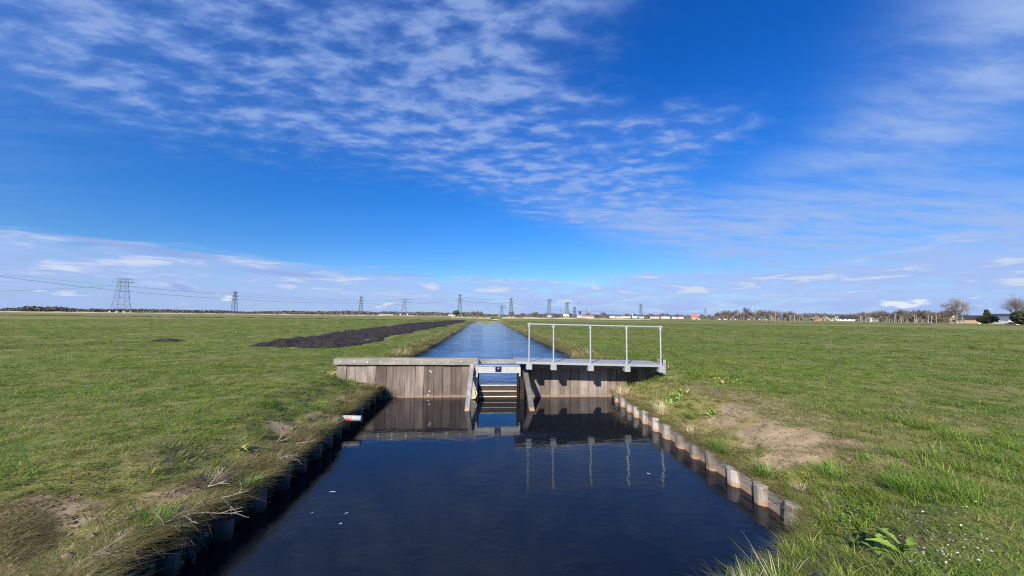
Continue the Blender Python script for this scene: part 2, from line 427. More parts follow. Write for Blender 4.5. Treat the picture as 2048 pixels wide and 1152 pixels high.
def watermat(name, deep, scale, strength, dist, aniso, rough, shelter=False):
    m, t, o = mat(name); pos = geopos(t)
    a = t.noise(t.mapping(pos, aniso, (0, 0, R(14))), scale, 4, .55, .3)
    b = t.noise(t.mapping(pos, (aniso[0] * .7, aniso[1] * .7, 1), (0, 0, R(-32)), (3, 1, 0)), scale * .37, 3, .5, .2)
    calm = t.ramp(t.noise(pos, .45, 3, .5), .3, .7, .35, 1.0)
    if shelter:
        sp = t.new('ShaderNodeSeparateXYZ'); t.put(sp.inputs[0], pos); calm = t.m('MULTIPLY', calm, t.ramp(sp.outputs[1], 6.2, 9.0, 1.0, .32))
    h = t.m('MULTIPLY', t.m('ADD', t.m('MULTIPLY', a, .45), b), calm)
    p = principled(t, o, deep, rough, 0, .5, h, strength, dist); p.inputs['IOR'].default_value = 1.333
    return m


M['water'] = watermat('dark_peat_water', (.0060, .0075, .0115), 5.0, .40, .016, (1, 1.8, 1), .012, True)
M['water_up'] = watermat('rippled_water', (.018, .055, .150), 5.5, 1.0, .055, (1, 1.9, 1), .05)

# ------------------------------------------------------------------ shape of the ground
YW = 10.40                                   # downstream face of the weir
XL = [(-8, -.6), (2.10, -.6), (2.2, -1.4), (2.45, -2.3), (2.9, -2.74), (3.25, -2.77), (3.59, -2.72), (3.89, -2.65), (4.43, -2.62), (4.88, -2.625), (5.4, -2.655), (5.87, -2.67), (6.4, -2.69), (6.85, -2.72),
      (7.4, -2.755), (8.0, -2.81), (8.9, -2.86), (10.2, -2.87), (10.42, -2.87), (10.55, -3.4), (17.0, -3.44), (27, -3.32), (60, -3.7), (106, -4.05), (106.5, -.2), (9000, -.2)]
XR = [(-8, -.5), (2.10, -.5), (2.25, .4), (2.55, 1.35), (3.02, 2.30), (3.42, 2.95), (3.80, 3.34), (4.1, 3.40), (6.5, 3.42), (7.7, 3.42), (8.9, 3.46), (10.2, 3.53), (10.42, 3.53), (10.55, 4.1),
      (17, 4.12), (23, 3.97), (34, 3.95), (60, 3.9), (106, 3.8), (106.5, -.1), (9000, -.1)]
XL = np.array(XL); XR = np.array(XR)


def wob(y, s): return (fbm(np.asarray(y) * 1.1, np.full_like(np.asarray(y, float), 3.3), s, 3) - .5) * np.where(np.asarray(y) > 10.6, .34, 0.0) * np.where(np.asarray(y) < 105, 1, 0)


def xl(y): return np.interp(y, XL[:, 0], XL[:, 1]) + wob(y, 5)
def xr(y): return np.interp(y, XR[:, 0], XR[:, 1]) + wob(y, 9)


def edge_dist(x, y):
    """signed distance to the water's edge: positive on land"""
    x = np.asarray(x, float); y = np.asarray(y, float)
    best = np.full(np.broadcast(x, y).shape, 1e9)
    for P in (XL, XR):
        for i in range(1, len(P) - 2):
            ay, ax = P[i]; by, bx = P[i + 1]
            if ay > 105: continue
            vx, vy = bx - ax, by - ay; L = vx * vx + vy * vy + 1e-12
            tt = np.clip(((x - ax) * vx + (y - ay) * vy) / L, 0, 1)
            best = np.minimum(best, np.hypot(x - ax - vx * tt, y - ay - vy * tt))
    inside = (x > xl(y)) & (x < xr(y)) & (y > 2.10) & (y < 106.3)
    return np.where(inside, -best, best)


def meadow_z(x, y):
    r = np.hypot(x, y)
    z = .70 + (fbm(x * .16, y * .16, 21, 3) - .5) * .12 + (fbm(x * .9, y * .9, 31, 3) - .5) * .07 * np.exp(-r / 60)
    z = z + (fbm(x * 3.3, y * 3.3, 41, 3) - .5) * .07 * np.exp(-r / 16)
    return z


def ground_z(x, y):
    x = np.asarray(x, float); y = np.asarray(y, float); d = edge_dist(x, y); mz = meadow_z(x, y)
    down = y < 10.45
    left = x < .5
    wide = np.where(down, np.where(left, 1.15 + .7 * sstep(y, 4.6, 3.2), 1.05), .42) * (.8 + .5 * fbm(x * .8, y * .8, 51, 2))
    low = np.where(down, np.where(left, .31 + .06 * sstep(y, 4.6, 3.2), .20), .42)
    s = sstep(d / wide)
    lump = (fbm(x * 2.6, y * 2.6, 61, 3) - .5) * .13 * np.exp(-((d - .4) / .55) ** 2) * np.where(left & down, 1.5, .7)
    z = low + (mz - low) * (.55 * s + .45 * np.clip(d / wide, 0, 1)) + lump * (d > .05)
    return np.where(d < 0, np.where(down, -.55, -.3), z)


def gz(x, y): return float(ground_z(np.array([x]), np.array([y]))[0])


def on_ground(px, py):
    """where the line of sight through a photo point meets the meadow"""
    d = fw + rt * (px - PW / 2) / F + up * (PH / 2 - py) / F
    t0_ = (.95 - CAM[2]) / d[2]; t1_ = (.05 - CAM[2]) / d[2]
    tt = np.linspace(t0_, t1_, 90); q = CAM[None, :] + d[None, :] * tt[:, None]
    hit = q[:, 2] < ground_z(q[:, 0], q[:, 1]); k = int(np.argmax(hit)) if hit.any() else 45
    return float(q[k, 0]), float(q[k, 1]), gz(q[k, 0], q[k, 1])


def sight(px, dist):
    """ground point at a given distance in the direction of column px on the horizon"""
    hy = 631.9 + (px - 1024) * .011
    d = fw + rt * (px - PW / 2) / F + up * (PH / 2 - hy) / F
    k = dist / (d @ fw); q = CAM + d * k
    return float(q[0]), float(q[1])


SOIL = [(4.45, 7.85, .36, .45, 1.0), (4.28, 6.35, .40, .42, 1.0), (4.12, 5.5, .36, .42, 1.0), (4.15, 4.75, .48, .34, 1.15), (4.5, 4.30, .50, .26, .95), (4.45, 3.85, .40, .18, .6),
        (3.1, 2.75, .22, .16, .85), (2.6, 2.75, .3, .15, .5), (-3.40, 3.22, .36, .22, 1.9), (-3.30, 2.86, .30, .14, 1.5), (-4.0, 3.1, .4, .15, .8), (-3.05, 6.1, .3, .3, .7), (-2.75, 4.1, .25, .5, .6), (5.3, 7.5, .5, .3, .5)]
for q in ((110, 1028, .30, .16, 2.2), (95, 1075, .24, .10, 2.0), (40, 1050, .25, .12, 1.2), (330, 1005, .20, .16, 1.5), (385, 1030, .16, .18, 1.6), (455, 985, .14, .20, 1.2), (250, 1110, .25, .12, 1.4), (560, 905, .16, .22, 1.1), (640, 860, .18, .30, 1.0)):
    SOIL.append((*on_ground(q[0], q[1])[:2], q[2], q[3], q[4]))
DRY = [(4.7, 6.0, 1.2, 2.6, .55), (3.7, 9.3, .8, .9, .45), (3.0, 2.6, 1.0, .5, .35), (-3.4, 3.6, 1.0, .9, .4), (6.5, 2.6, 1.4, .6, .35), (-8, 5.5, 3.0, 1.2, .22), (-6.5, 4.2, 1.8, .8, .28), (7.5, 5.0, 2.5, .7, .25), (8.5, 7.2, 3, .6, .2)]


def soil_dry(x, y):
    n = .55 * fbm(x * 1.7, y * 2.4, 71, 3) + .45 * fbm(x * 5.5, y * 6.5, 76, 3); s = np.zeros_like(x); dr = np.zeros_like(x)
    for a, b, sa, sb, k in SOIL: s = s + k * np.exp(-(((x - a) / sa) ** 2 + ((y - b) / sb) ** 2))
    for a, b, sa, sb, k in DRY: dr = dr + k * np.exp(-(((x - a) / sa) ** 2 + ((y - b) / sb) ** 2))
    d = edge_dist(x, y)
    down_left = (x < .5) & (y < 10.45)
    s = np.clip(s * (.90 + 3.4 * (n - .5)) - .06, 0, 1.2)
    s = s + np.where(down_left, 1.0, .25) * np.exp(-((d - .28) / .30) ** 2) * sstep(n, .46, .60) * (y < 10.45) * .8
    dr = dr + np.where(down_left, .60, .26) * np.exp(-(np.clip(d, 0, 9) / np.where(down_left, .34, .35)) ** 2) * (y < 10.45)
    dr = dr + .60 * np.exp(-(np.clip(d, 0, 9) / .5) ** 2) * (y > 10.45) * np.where(x > 0, 1.0, .45)
    dr = dr + (fbm(x * .55, y * .9, 81, 4) - .46) * 1.15 + (fbm(x * 2.5, y * 2.5, 91, 3) - .5) * .7
    return np.clip(s, 0, 1), np.clip(dr, 0, 1)


MUD_Y = np.array([17.2, 18.2, 19.5, 23, 29, 36, 45, 58, 75, 93, 112])
MUD_L = np.array([-8.6, -10.9, -11.0, -11.3, -12.1, -12.8, -13.0, -13.3, -12.6, -11.6, -8.2])
MUD_R = np.array([-8.0, -6.9, -6.1, -6.0, -6.5, -6.2, -6.0, -5.7, -5.4, -5.2, -7.0])


def in_mud(x, y, pad=0.0):
    return (y > 17.2) & (y < 112) & (x > np.interp(y, MUD_Y, MUD_L) - pad) & (x < np.interp(y, MUD_Y, MUD_R) + pad)


# ------------------------------------------------------------------ the setting: ground, water, mud
ys = list(np.arange(-14, -1, 1.0)) + list(np.arange(-1, 10.3, .085)) + [10.36, 10.41, 10.44, 10.46, 10.5, 10.56]
y = 10.66
while y < 6000:
    ys.append(y); y += max(.11, (y - 4) * .017 if y < 110 else (y - 60) * .06)
ys = np.array(sorted(ys + [105.9, 106.2, 106.45]))
off = [0.0, .012, .05]; s = .07
while off[-1] < 6000:
    off.append(off[-1] + s); s = max(.07, off[-1] * .032)
off = np.array(off)
ny, no = len(ys), len(off); mid = np.array([.0, .012, .3, .7, .988, 1.0])
lx = xl(ys)[:, None] - off[None, ::-1]
rx = xr(ys)[:, None] + off[None, :]
bx = xl(ys)[:, None] + (xr(ys) - xl(ys))[:, None] * mid[None, 1:-1]
X = np.concatenate([lx, bx, rx], 1); Y = np.repeat(ys[:, None], X.shape[1], 1)
Z = ground_z(X.ravel(), Y.ravel()).reshape(X.shape)
# the outermost water-side column hangs down to the bed, the next one is the lip of the bank
iL = no - 1; iR = no + 4
bed = np.where(ys < 10.45, -.55, -.3)
openw = (ys > 2.14) & (ys < 106.3)
Z[:, iL + 1:iR] = np.where(openw[:, None], bed[:, None], Z[:, [iL]])
Z[:, iL] = np.where(openw, bed, Z[:, iL]); Z[:, iR] = np.where(openw, bed, Z[:, iR])
so, dr = soil_dry(X.ravel(), Y.ravel())
D = edge_dist(X.ravel(), Y.ravel())
wet = (sstep(D, .10, .0) * (Y.ravel() > 2.05) * (Y.ravel() < 107)) * np.where(Z.ravel() < .62, 1, .4)
nc_ = X.shape[1]
me = bpy.data.meshes.new('meadow')
co = np.stack([X, Y, Z], -1).reshape(-1, 3).astype(np.float32)
ii = (np.arange(ny - 1)[:, None] * nc_ + np.arange(nc_ - 1)[None, :]).ravel()
quads = np.stack([ii, ii + 1, ii + 1 + nc_, ii + nc_], -1).astype(np.int32)
me.vertices.add(len(co)); me.vertices.foreach_set('co', co.ravel())
me.loops.add(quads.size); me.loops.foreach_set('vertex_index', quads.ravel())
me.polygons.add(len(quads)); me.polygons.foreach_set('loop_start', np.arange(0, quads.size, 4, dtype=np.int32))
me.update(calc_edges=True); me.polygons.foreach_set('use_smooth', [True] * len(quads))
for nm, arr in (('soil', so), ('dry', dr), ('wet', wet)):
    a = me.attributes.new(nm, 'FLOAT', 'POINT'); a.data.foreach_set('value', arr.astype(np.float32))
me.materials.append(M['ground'])
tag(link('meadow', me), kind='structure')

w1 = MB().add([(-4.2, 1.2, 0), (4.9, 1.2, 0), (4.9, 10.44, 0), (-4.2, 10.44, 0)], [(0, 1, 2, 3)]).build('water', M['water']); tag(w1, kind='structure')
w2 = MB().add([(-5.2, 10.47, .335), (5.4, 10.47, .335), (5.4, 107, .335), (-5.2, 107, .335)], [(0, 1, 2, 3)]).build('water', M['water_up']); tag(w2, kind='structure')

# dredged black mud beside the channel
my = np.concatenate([np.arange(17.0, 40, .14), np.arange(40, 112.5, .45)]); mt = np.linspace(-.06, 1.06, 84)
ml = np.interp(my, MUD_Y, MUD_L) + (fbm(my * .5, my * 0 + 1, 3, 3) - .5) * 1.5; mr = np.interp(my, MUD_Y, MUD_R) + (fbm(my * .5, my * 0 + 8, 4, 3) - .5) * 1.3
MX = ml[:, None] + (mr - ml)[:, None] * mt[None, :]; MY = np.repeat(my[:, None], len(mt), 1)
ed = np.minimum(np.minimum(mt[None, :] * (mr - ml)[:, None], (1 - mt[None, :]) * (mr - ml)[:, None]), np.minimum(my - 17.3, 112 - my)[:, None])
MZ = meadow_z(MX.ravel(), MY.ravel()).reshape(MX.shape) - .10 + .16 * sstep(ed, -.3, .5) + (fbm(MX.ravel() * 1.6, MY.ravel() * 1.6, 13, 4).reshape(MX.shape) - .42) * .42 * sstep(ed, -.2, .6)
b = MB(); nt_ = len(mt)
b.v = [tuple(q) for q in np.stack([MX, MY, MZ], -1).reshape(-1, 3).tolist()]
b.f = [(i * nt_ + j, i * nt_ + j + 1, (i + 1) * nt_ + j + 1, (i + 1) * nt_ + j) for i in range(len(my) - 1) for j in range(nt_ - 1)]
mo = b.build('mud', M['mud'], smooth=True); tag(mo, 'strip of dredged black peat mud spread along the left channel bank', 'mud', kind='stuff')


def ridge(name, pts, w, h, material, kind='structure', seed=1):
    """low uneven bank of earth or reed following a line"""
    b = MB(); r = random.Random(seed); P = []
    for (x0, y0), (x1, y1) in zip(pts[:-1], pts[1:]):
        n = max(2, int(math.hypot(x1 - x0, y1 - y0) / max(1.5, w * 1.2)))
        P += [(x0 + (x1 - x0) * i / n, y0 + (y1 - y0) * i / n) for i in range(n)]
    P.append(pts[-1]); vs = []; fs = []
    dx_, dy_ = pts[-1][0] - pts[0][0], pts[-1][1] - pts[0][1]; L = math.hypot(dx_, dy_); nx_, ny_ = -dy_ / L, dx_ / L
    for (x, y) in P:
        g = float(meadow_z(np.array([x]), np.array([y]))[0]); hh = h * r.uniform(.35, 1.35); k = r.uniform(.8, 1.2)
        for t_, z_ in ((-.5, -.1), (-.3, .6 * hh), (.0, hh), (.35, .5 * hh), (.5, -.1)):
            vs.append((x + nx_ * w * t_ * k, y + ny_ * w * t_ * k, g + z_))
    for i in range(len(P) - 1):
        for j in range(4): a = i * 5 + j; fs.append((a, a + 1, a + 6, a + 5))
    b.add(vs, fs); return tag(b.build(name, material, smooth=True), kind=kind)


def gp(px, py):
    d = fw + rt * (px - PW / 2) / F + up * (PH / 2 - py) / F; k = (.70 - CAM[2]) / d[2]; q = CAM + d * k; return float(q[0]), float(q[1])


ridge('ditch_bank', [gp(-200, 628.0), gp(250, 633.5), gp(600, 637.5), gp(930, 641.5)], .9, .22, M['mud'], seed=2)
ridge('ditch_bank', [gp(1040, 637.5), gp(1500, 645.5), gp(1800, 649), gp(2300, 655)], .5, .13, M['mud'], seed=3)
ridge('reed_belt', [gp(-260, 621.6), gp(200, 626.2), gp(720, 631.4), gp(900, 633.2)], 6, .95, M['reedmat'], 'stuff', 4)
ridge('reed_belt', [gp(905, 635.5), gp(985, 637.6)], 2.2, .55, M['reedmat'], 'stuff', 6)
ridge('reed_belt', [gp(1004, 636.8), gp(1300, 640.0)], 3, .8, M['reedmat'], 'stuff', 5)
ridge('path', [(2.2, 113), (3.6, 150)], 3.4, .32, M['concrete'], seed=8)

# ------------------------------------------------------------------ the weir
weir = thing('weir', 'weathered timber weir across the channel with boarded wings and a gate opening', 'weir', (0, YW, 0))
wz = -.5


def part(b, name, material, parent, bevel=0.0, smooth=False, label=None):
    """children keep world coordinates: undo the parent's offset"""
    o = b.build(name, material, parent, smooth, bevel); p_ = parent; l = Vector((0, 0, 0))
    while p_ is not None: l += p_.location; p_ = p_.parent
    o.location = -l
    if label: o['label'] = label
    return o


def planks(xs, ztop):
    for i in range(len(xs) - 1):
        a, b_ = xs[i], xs[i + 1]; j = rng.uniform(-.012, .012)
        g = rng.uniform(.004, .009)
        part(MB().box(a + g / 2, b_ - g / 2, YW + j, YW + .06 + j, wz, ztop - rng.uniform(0, .01)), 'plank', M['plank'], weir, .006)


def split(x0, x1, w):
    o_ = [x0]
    while o_[-1] + w * .7 < x1: o_.append(o_[-1] + w * rng.uniform(.82, 1.22))
    o_[-1] = x1; return o_


planks(split(-4.02, -.46, .275), .90)
planks(split(1.02, 5.02, .255), .93)
# left waling beam with bolts and a thin cap board
part(MB().box(-4.08, -.22, 10.315, 10.39, .885, 1.045), 'beam', M['beam'], weir, .008)
part(MB().box(-4.02, -.24, 10.345, 10.50, 1.047, 1.068), 'cap_board', M['beam'], weir, .004, label='thin grey cap board along the left wing')
bolt_me = MB().prism([(.022 * math.cos(k * math.pi / 4), .022 * math.sin(k * math.pi / 4)) for k in range(8)], 'y', 0, .014).mesh('bolt', M['bolt'])
for i in range(11):
    bo = link('bolt', bolt_me, weir); bo.location = (-3.90 + i * .36 + rng.uniform(-.02, .02), 10.301 - YW, .965 + rng.uniform(-.02, .02))
for (bx_, bz_) in ((-1.53, .72), (-1.49, .69), (-1.53, .17), (-1.56, .07)):
    bo = link('bolt', bolt_me, weir); bo.location = (bx_, -.026, bz_)
# beam behind the gate, right waling under the walkway
part(MB().box(-.20, .90, 10.46, 10.54, .905, 1.03), 'beam', M['beam'], weir, .006)
part(MB().box(.94, 4.86, 10.315, 10.388, .80, .965), 'beam', M['beam'], weir, .006)
part(MB().box(4.87, 5.04, 10.20, 10.39, .45, 1.06), 'end_post', M['beam'], weir, .012)
# posts either side of the opening
part(MB().box(-.45, -.235, 10.22, 10.39, wz, .883), 'gate_post', M['beam'], weir, .01)
part(MB().box(.905, 1.05, 10.22, 10.39, wz, .88), 'gate_post', M['wetlog'], weir, .01)
# raking struts
part(MB().bar((-.385, 10.30, .875), (-.445, 8.72, -.23), .115, .12), 'strut', M['strut'], weir, .008)
part(MB().bar((1.06, 10.30, .845), (1.125, 8.70, -.23), .12, .12), 'strut', M['strut'], weir, .008)
# gate: frame beam, slotted channels, stop logs
gfm = part(MB().box(-.265, .93, 10.115, 10.165, .712, .902), 'gate_head', M['alum'], weir, .006)
for q in ((-.264, -.225, .60, .90), (.892, .928, .62, .90)): part(MB().box(q[0], q[1], 10.10, 10.114, q[2], q[3]), 'hook', M['alum'], gfm)
for q in ((-.262, .928, .885, .905), (-.22, .885, .708, .724)): part(MB().box(q[0], q[1], 10.093, 10.0985, q[2], q[3]), 'flange', M['alum'], gfm)
for x_ in (-.205, .862):
    part(MB().box(x_ - .022, x_ - .012, 10.15, 10.30, wz, .70).box(x_ + .012, x_ + .022, 10.15, 10.30, wz, .70).box(x_ - .012, x_ + .012, 10.285, 10.30, wz, .70), 'gate_channel', M['dark'], weir)
for k, (zt, yy) in enumerate(((.372, 10.20), (.222, 10.17), (.085, 10.14), (-.055, 10.11))):
    lg = part(MB().box(-.18, .838, yy, yy + .055, zt - .185, zt - .022), 'stop_log', M['wetlog'], weir, .004)
    part(MB().box(-.178, .836, yy - .012, yy + .058, zt - .021, zt), 'lit_edge', M['logedge'], lg, .006)  # pale strip painting the lit top edge of the log
# side plate with peeling white paint and a lump of foam on the left post
part(MB().prism([(-.235, .66), (-.245, .66), (-.36, .60), (-.36, .57), (-.265, .60), (-.262, .30), (-.30, .10), (-.235, .05)], 'y', 10.195, 10.205), 'side_plate', M['white'], weir)
fm = MB()
for k in range(5):
    a_ = rng.uniform(.05, .075); fm.tube([(-.33 + rng.uniform(0, .06), 10.17, .02 + k * .05), (-.32 + rng.uniform(0, .05), 10.17, .07 + k * .05)], [a_ * (1 - k * .15), a_ * .8 * (1 - k * .15)], 7)
part(fm, 'foam_lump', M['foam'], weir, smooth=True)
# navy sign with white letters
sg = part(MB().box(.245, .405, 10.098, 10.1135, .735, .875), 'sign', M['navy'], weir, label='small navy square sign with white lettering')
fc = bpy.data.curves.new('lettering', 'FONT'); fc.body = 'HDSR'; fc.size = .062; fc.align_x = 'CENTER'; fc.extrude = .001; fc.offset = .0012
ft = bpy.data.objects.new('lettering_source', fc); COL.objects.link(ft); bpy.context.view_layer.update()
fm_ = bpy.data.meshes.new_from_object(ft.evaluated_get(bpy.context.evaluated_depsgraph_get())); bpy.data.objects.remove(ft)
fm_.transform(Matrix.Translation((.325, 10.094, .765)) @ Matrix.Rotation(R(90), 4, 'X')); fm_.materials.clear(); fm_.materials.append(M['print'])
fo = link('lettering', fm_, sg); fo.location = -weir.location
part(MB().prism([(.325, .862), (.335, .822), (.352, .817), (.298, .817), (.315, .822)][::-1], 'y', 10.093, 10.096), 'emblem', M['print'], sg)

# ------------------------------------------------------------------ walkway with hand rail
walk = thing('walkway', 'galvanised steel walkway with tubular hand rail on brackets along the right weir wing', 'walkway', (2.7, 10.0, 1.03))


def dzx(x): return 1.066 - .021 * (x - 1.1)           # the deck falls slightly to the right


PX = [1.10, 1.735, 2.71, 3.68, 4.60]
edges = [.755, 1.735, 2.71, 3.68, 4.68]
for a, b_ in zip(edges[:-1], edges[1:]):
    za, zb = dzx(a), dzx(b_); bb = MB()
    v = [(a + .004, 9.60, za - .012), (b_ - .004, 9.60, zb - .012), (b_ - .004, 10.52, zb - .012), (a + .004, 10.52, za - .012)]
    v = v + [(x, y_, z + .010) for x, y_, z in v]
    bb.add(v, [(3, 2, 1, 0), (4, 5, 6, 7), (0, 1, 5, 4), (1, 2, 6, 5), (2, 3, 7, 6), (3, 0, 4, 7)])
    n = int((b_ - a) / .045)
    for k in range(n):
        x_ = a + .02 + (b_ - a - .04) * k / max(1, n - 1); bb.bar((x_, 9.60, dzx(x_) + .004), (x_, 10.52, dzx(x_) + .004), .006, .014)
    dp = part(bb, 'deck_panel', M['steel'], walk)
    part(MB().bar((a + .004, 9.592, za - .022), (b_ - .004, 9.592, zb - .022), .014, .06), 'edge_strip', M['steel'], dp)
for x_ in PX:
    z0 = dzx(x_) - .054
    br = part(MB().bar((x_, 10.31, z0 - .04), (x_, 9.57, z0 - .04), .06, .07), 'bracket', M['steel'], walk)
    part(MB().prism([(9.575, z0 - .08), (10.31, z0 - .27), (10.31, z0 - .08)], 'x', x_ - .006, x_ + .006), 'gusset', M['steel'], br)
    part(MB().box(x_ - .072, x_ + .072, 9.555, 9.566, z0 - .135, z0 + .02), 'shoe', M['steel'], br)
    for q in (-.072, .060): part(MB().box(x_ + q, x_ + q + .012, 9.5665, 9.70, z0 - .13, z0 + .01), 'cheek', M['steel'], br)
zt = [2.035 - .0125 * (x_ - 1.1) for x_ in PX]
for x_, z_ in zip(PX, zt):
    po = part(MB().tube([(x_, 9.60, dzx(x_) - .09), (x_, 9.60, z_)], .0205, 12), 'rail_post', M['steel'], walk, smooth=False)
    part(MB().tube([(x_, 9.60, z_ - .085), (x_, 9.60, z_ - .02)], .033, 12), 'tee_fitting', M['steel'], po)
    part(MB().tube([(x_, 9.60, dzx(x_) + .012), (x_, 9.60, dzx(x_) + .05)], .036, 12), 'base_collar', M['steel'], po)
part(MB().tube([(PX[0] - .03, 9.60, zt[0]), (PX[-1] + .03, 9.60, zt[-1])], .0215, 12), 'top_rail', M['steel'], walk)
for x_, z_ in ((PX[0], zt[0]), (PX[-1], zt[-1])):
    part(MB().tube([(x_ - .045, 9.60, z_), (x_ + .045, 9.60, z_)], .034, 12), 'elbow', M['steel'], walk)

# ------------------------------------------------------------------ timber bank revetments
def revetment(name, label, fx, y0, y1, step, side, ztop):
    root = thing(name, label, 'revetment', (fx(y0), y0, 0)); y = y0; k = 0
    poly0 = [(-.02, -.115), (.045, -.115), (.085, -.055), (.085, .055), (.045, .115), (-.02, .115)]
    pys = []
    if side < 0: poly0 = [(a * 1.35 if a > 0 else a, b_ * .72) for a, b_ in poly0]
    while y < y1:
        x = fx(y); h = ztop + (rng.uniform(-.055, .035) if side > 0 else rng.uniform(-.07, .06)); w = rng.uniform(.8, 1.08)
        poly = [(x - side * a * (1 if side > 0 else 1), y + b_ * w * .86) for a, b_ in poly0]
        if side > 0: poly = poly[::-1]
        bb = MB().prism(poly, 'z', -.6, h)
        lean = rng.uniform(-.15, .15); n = len(poly)
        bb.v = [(vx + (vz - 0) * rng.uniform(-.015, .015), vy + vz * lean, vz + (rng.uniform(-.012, .012) if vz > 0 else 0)) for vx, vy, vz in bb.v]
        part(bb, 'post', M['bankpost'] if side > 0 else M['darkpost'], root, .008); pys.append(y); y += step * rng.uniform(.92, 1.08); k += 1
    for a, b_ in zip(pys[:-1], pys[1:]):
        xa, xb = fx(a), fx(b_)
        for z0, z1 in ((-.5, .085), (.09, ztop - .025)):
            j = rng.uniform(-.008, .008); tl = rng.uniform(-.01, .01)
            v = [(xa + side * (.0 + j), a + .01, z0), (xb + side * (.0 + j), b_ - .01, z0), (xb + side * (.035 + j), b_ - .01, z0), (xa + side * (.035 + j), a + .01, z0)]
            v = v + [(x, y_, z1 + tl * (1 if i in (2, 5) else -1)) for i, (x, y_, _) in enumerate(v)]
            fs = [(3, 2, 1, 0), (4, 5, 6, 7), (0, 1, 5, 4), (1, 2, 6, 5), (2, 3, 7, 6), (3, 0, 4, 7)]
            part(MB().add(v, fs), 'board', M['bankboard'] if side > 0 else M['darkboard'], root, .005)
    return root


def rx_(y): return float(np.interp(y, XR[:, 0], XR[:, 1])) - .015
def lx_(y): return float(np.interp(y, XL[:, 0], XL[:, 1])) + .015


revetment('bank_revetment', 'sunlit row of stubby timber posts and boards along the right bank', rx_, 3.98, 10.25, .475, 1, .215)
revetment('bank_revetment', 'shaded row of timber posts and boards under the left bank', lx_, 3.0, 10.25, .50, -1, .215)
# last post of the right row, loose and tilted outwards
tp = MB().box(-.10, .10, -.05, .05, -.55, .24)
o = tp.build('bank_post', M['bankpost'], None, bevel=.012, loc=(3.40, 3.66, 0)); o.rotation_euler = (R(3), R(7), R(-38))
tag(o, 'broad loose timber post tilting at the near end of the right bank', 'post')

# ------------------------------------------------------------------ grass and plants
def blade(b, base, yaw, h, w, lean, curl=.5, seg=2):
    """one tapered, bent blade"""
    dx_, dy_ = math.cos(yaw), math.sin(yaw); px_, py_ = -dy_ * w / 2, dx_ * w / 2
    vs = []; n = seg + 1
    for i in range(n):
        t_ = i / seg; q = lean * (t_ + curl * t_ * t_) * h; z = h * (t_ - .35 * curl * lean * t_ * t_); ww = (1 - t_ ** 1.6)
        if i < seg:
            vs += [(base[0] + dx_ * q - px_ * ww, base[1] + dy_ * q - py_ * ww, base[2] + z), (base[0] + dx_ * q + px_ * ww, base[1] + dy_ * q + py_ * ww, base[2] + z)]
        else: vs.append((base[0] + dx_ * q, base[1] + dy_ * q, base[2] + z))
    fs = [(2 * i, 2 * i + 1, 2 * i + 3, 2 * i + 2) for i in range(seg - 1)] + [(2 * seg - 2, 2 * seg - 1, 2 * seg)]
    b.add(vs, fs)


tufts = bpy.data.collections.new('grass_tufts')            # instance sources only, not linked to the scene
def tuft_source(k, n, rad, h0, h1, w, l0, l1):
    r = random.Random(100 + k); b = MB(); cnt = []
    for i in range(n):
        a = r.uniform(0, 6.283); q = rad * math.sqrt(r.random()); before = len(b.v)
        blade(b, (q * math.cos(a), q * math.sin(a), -.008), a + r.gauss(0, 1.1), r.uniform(h0, h1), w * r.uniform(.7, 1.3), r.uniform(l0, l1), r.uniform(.2, 1.0))
        cnt += [r.random()] * (len(b.v) - before)
    me = b.mesh('tuft', M['grass']); a_ = me.attributes.new('blade', 'FLOAT', 'POINT'); a_.data.foreach_set('value', cnt)
    o = bpy.data.objects.new('tuft_%02d' % k, me); tufts.objects.link(o)
for k in range(5): tuft_source(k, 20, .075, .03, .075, .0052, .3, 1.1)          # 0-4 short grazed turf
for k in range(5, 8): tuft_source(k, 24, .07, .07, .15, .0055, .25, .9)         # 5-7 longer bank grass
for k in range(8, 11): tuft_source(k, 22, .09, .06, .17, .0048, .7, 2.2)        # 8-10 flattened dead grass


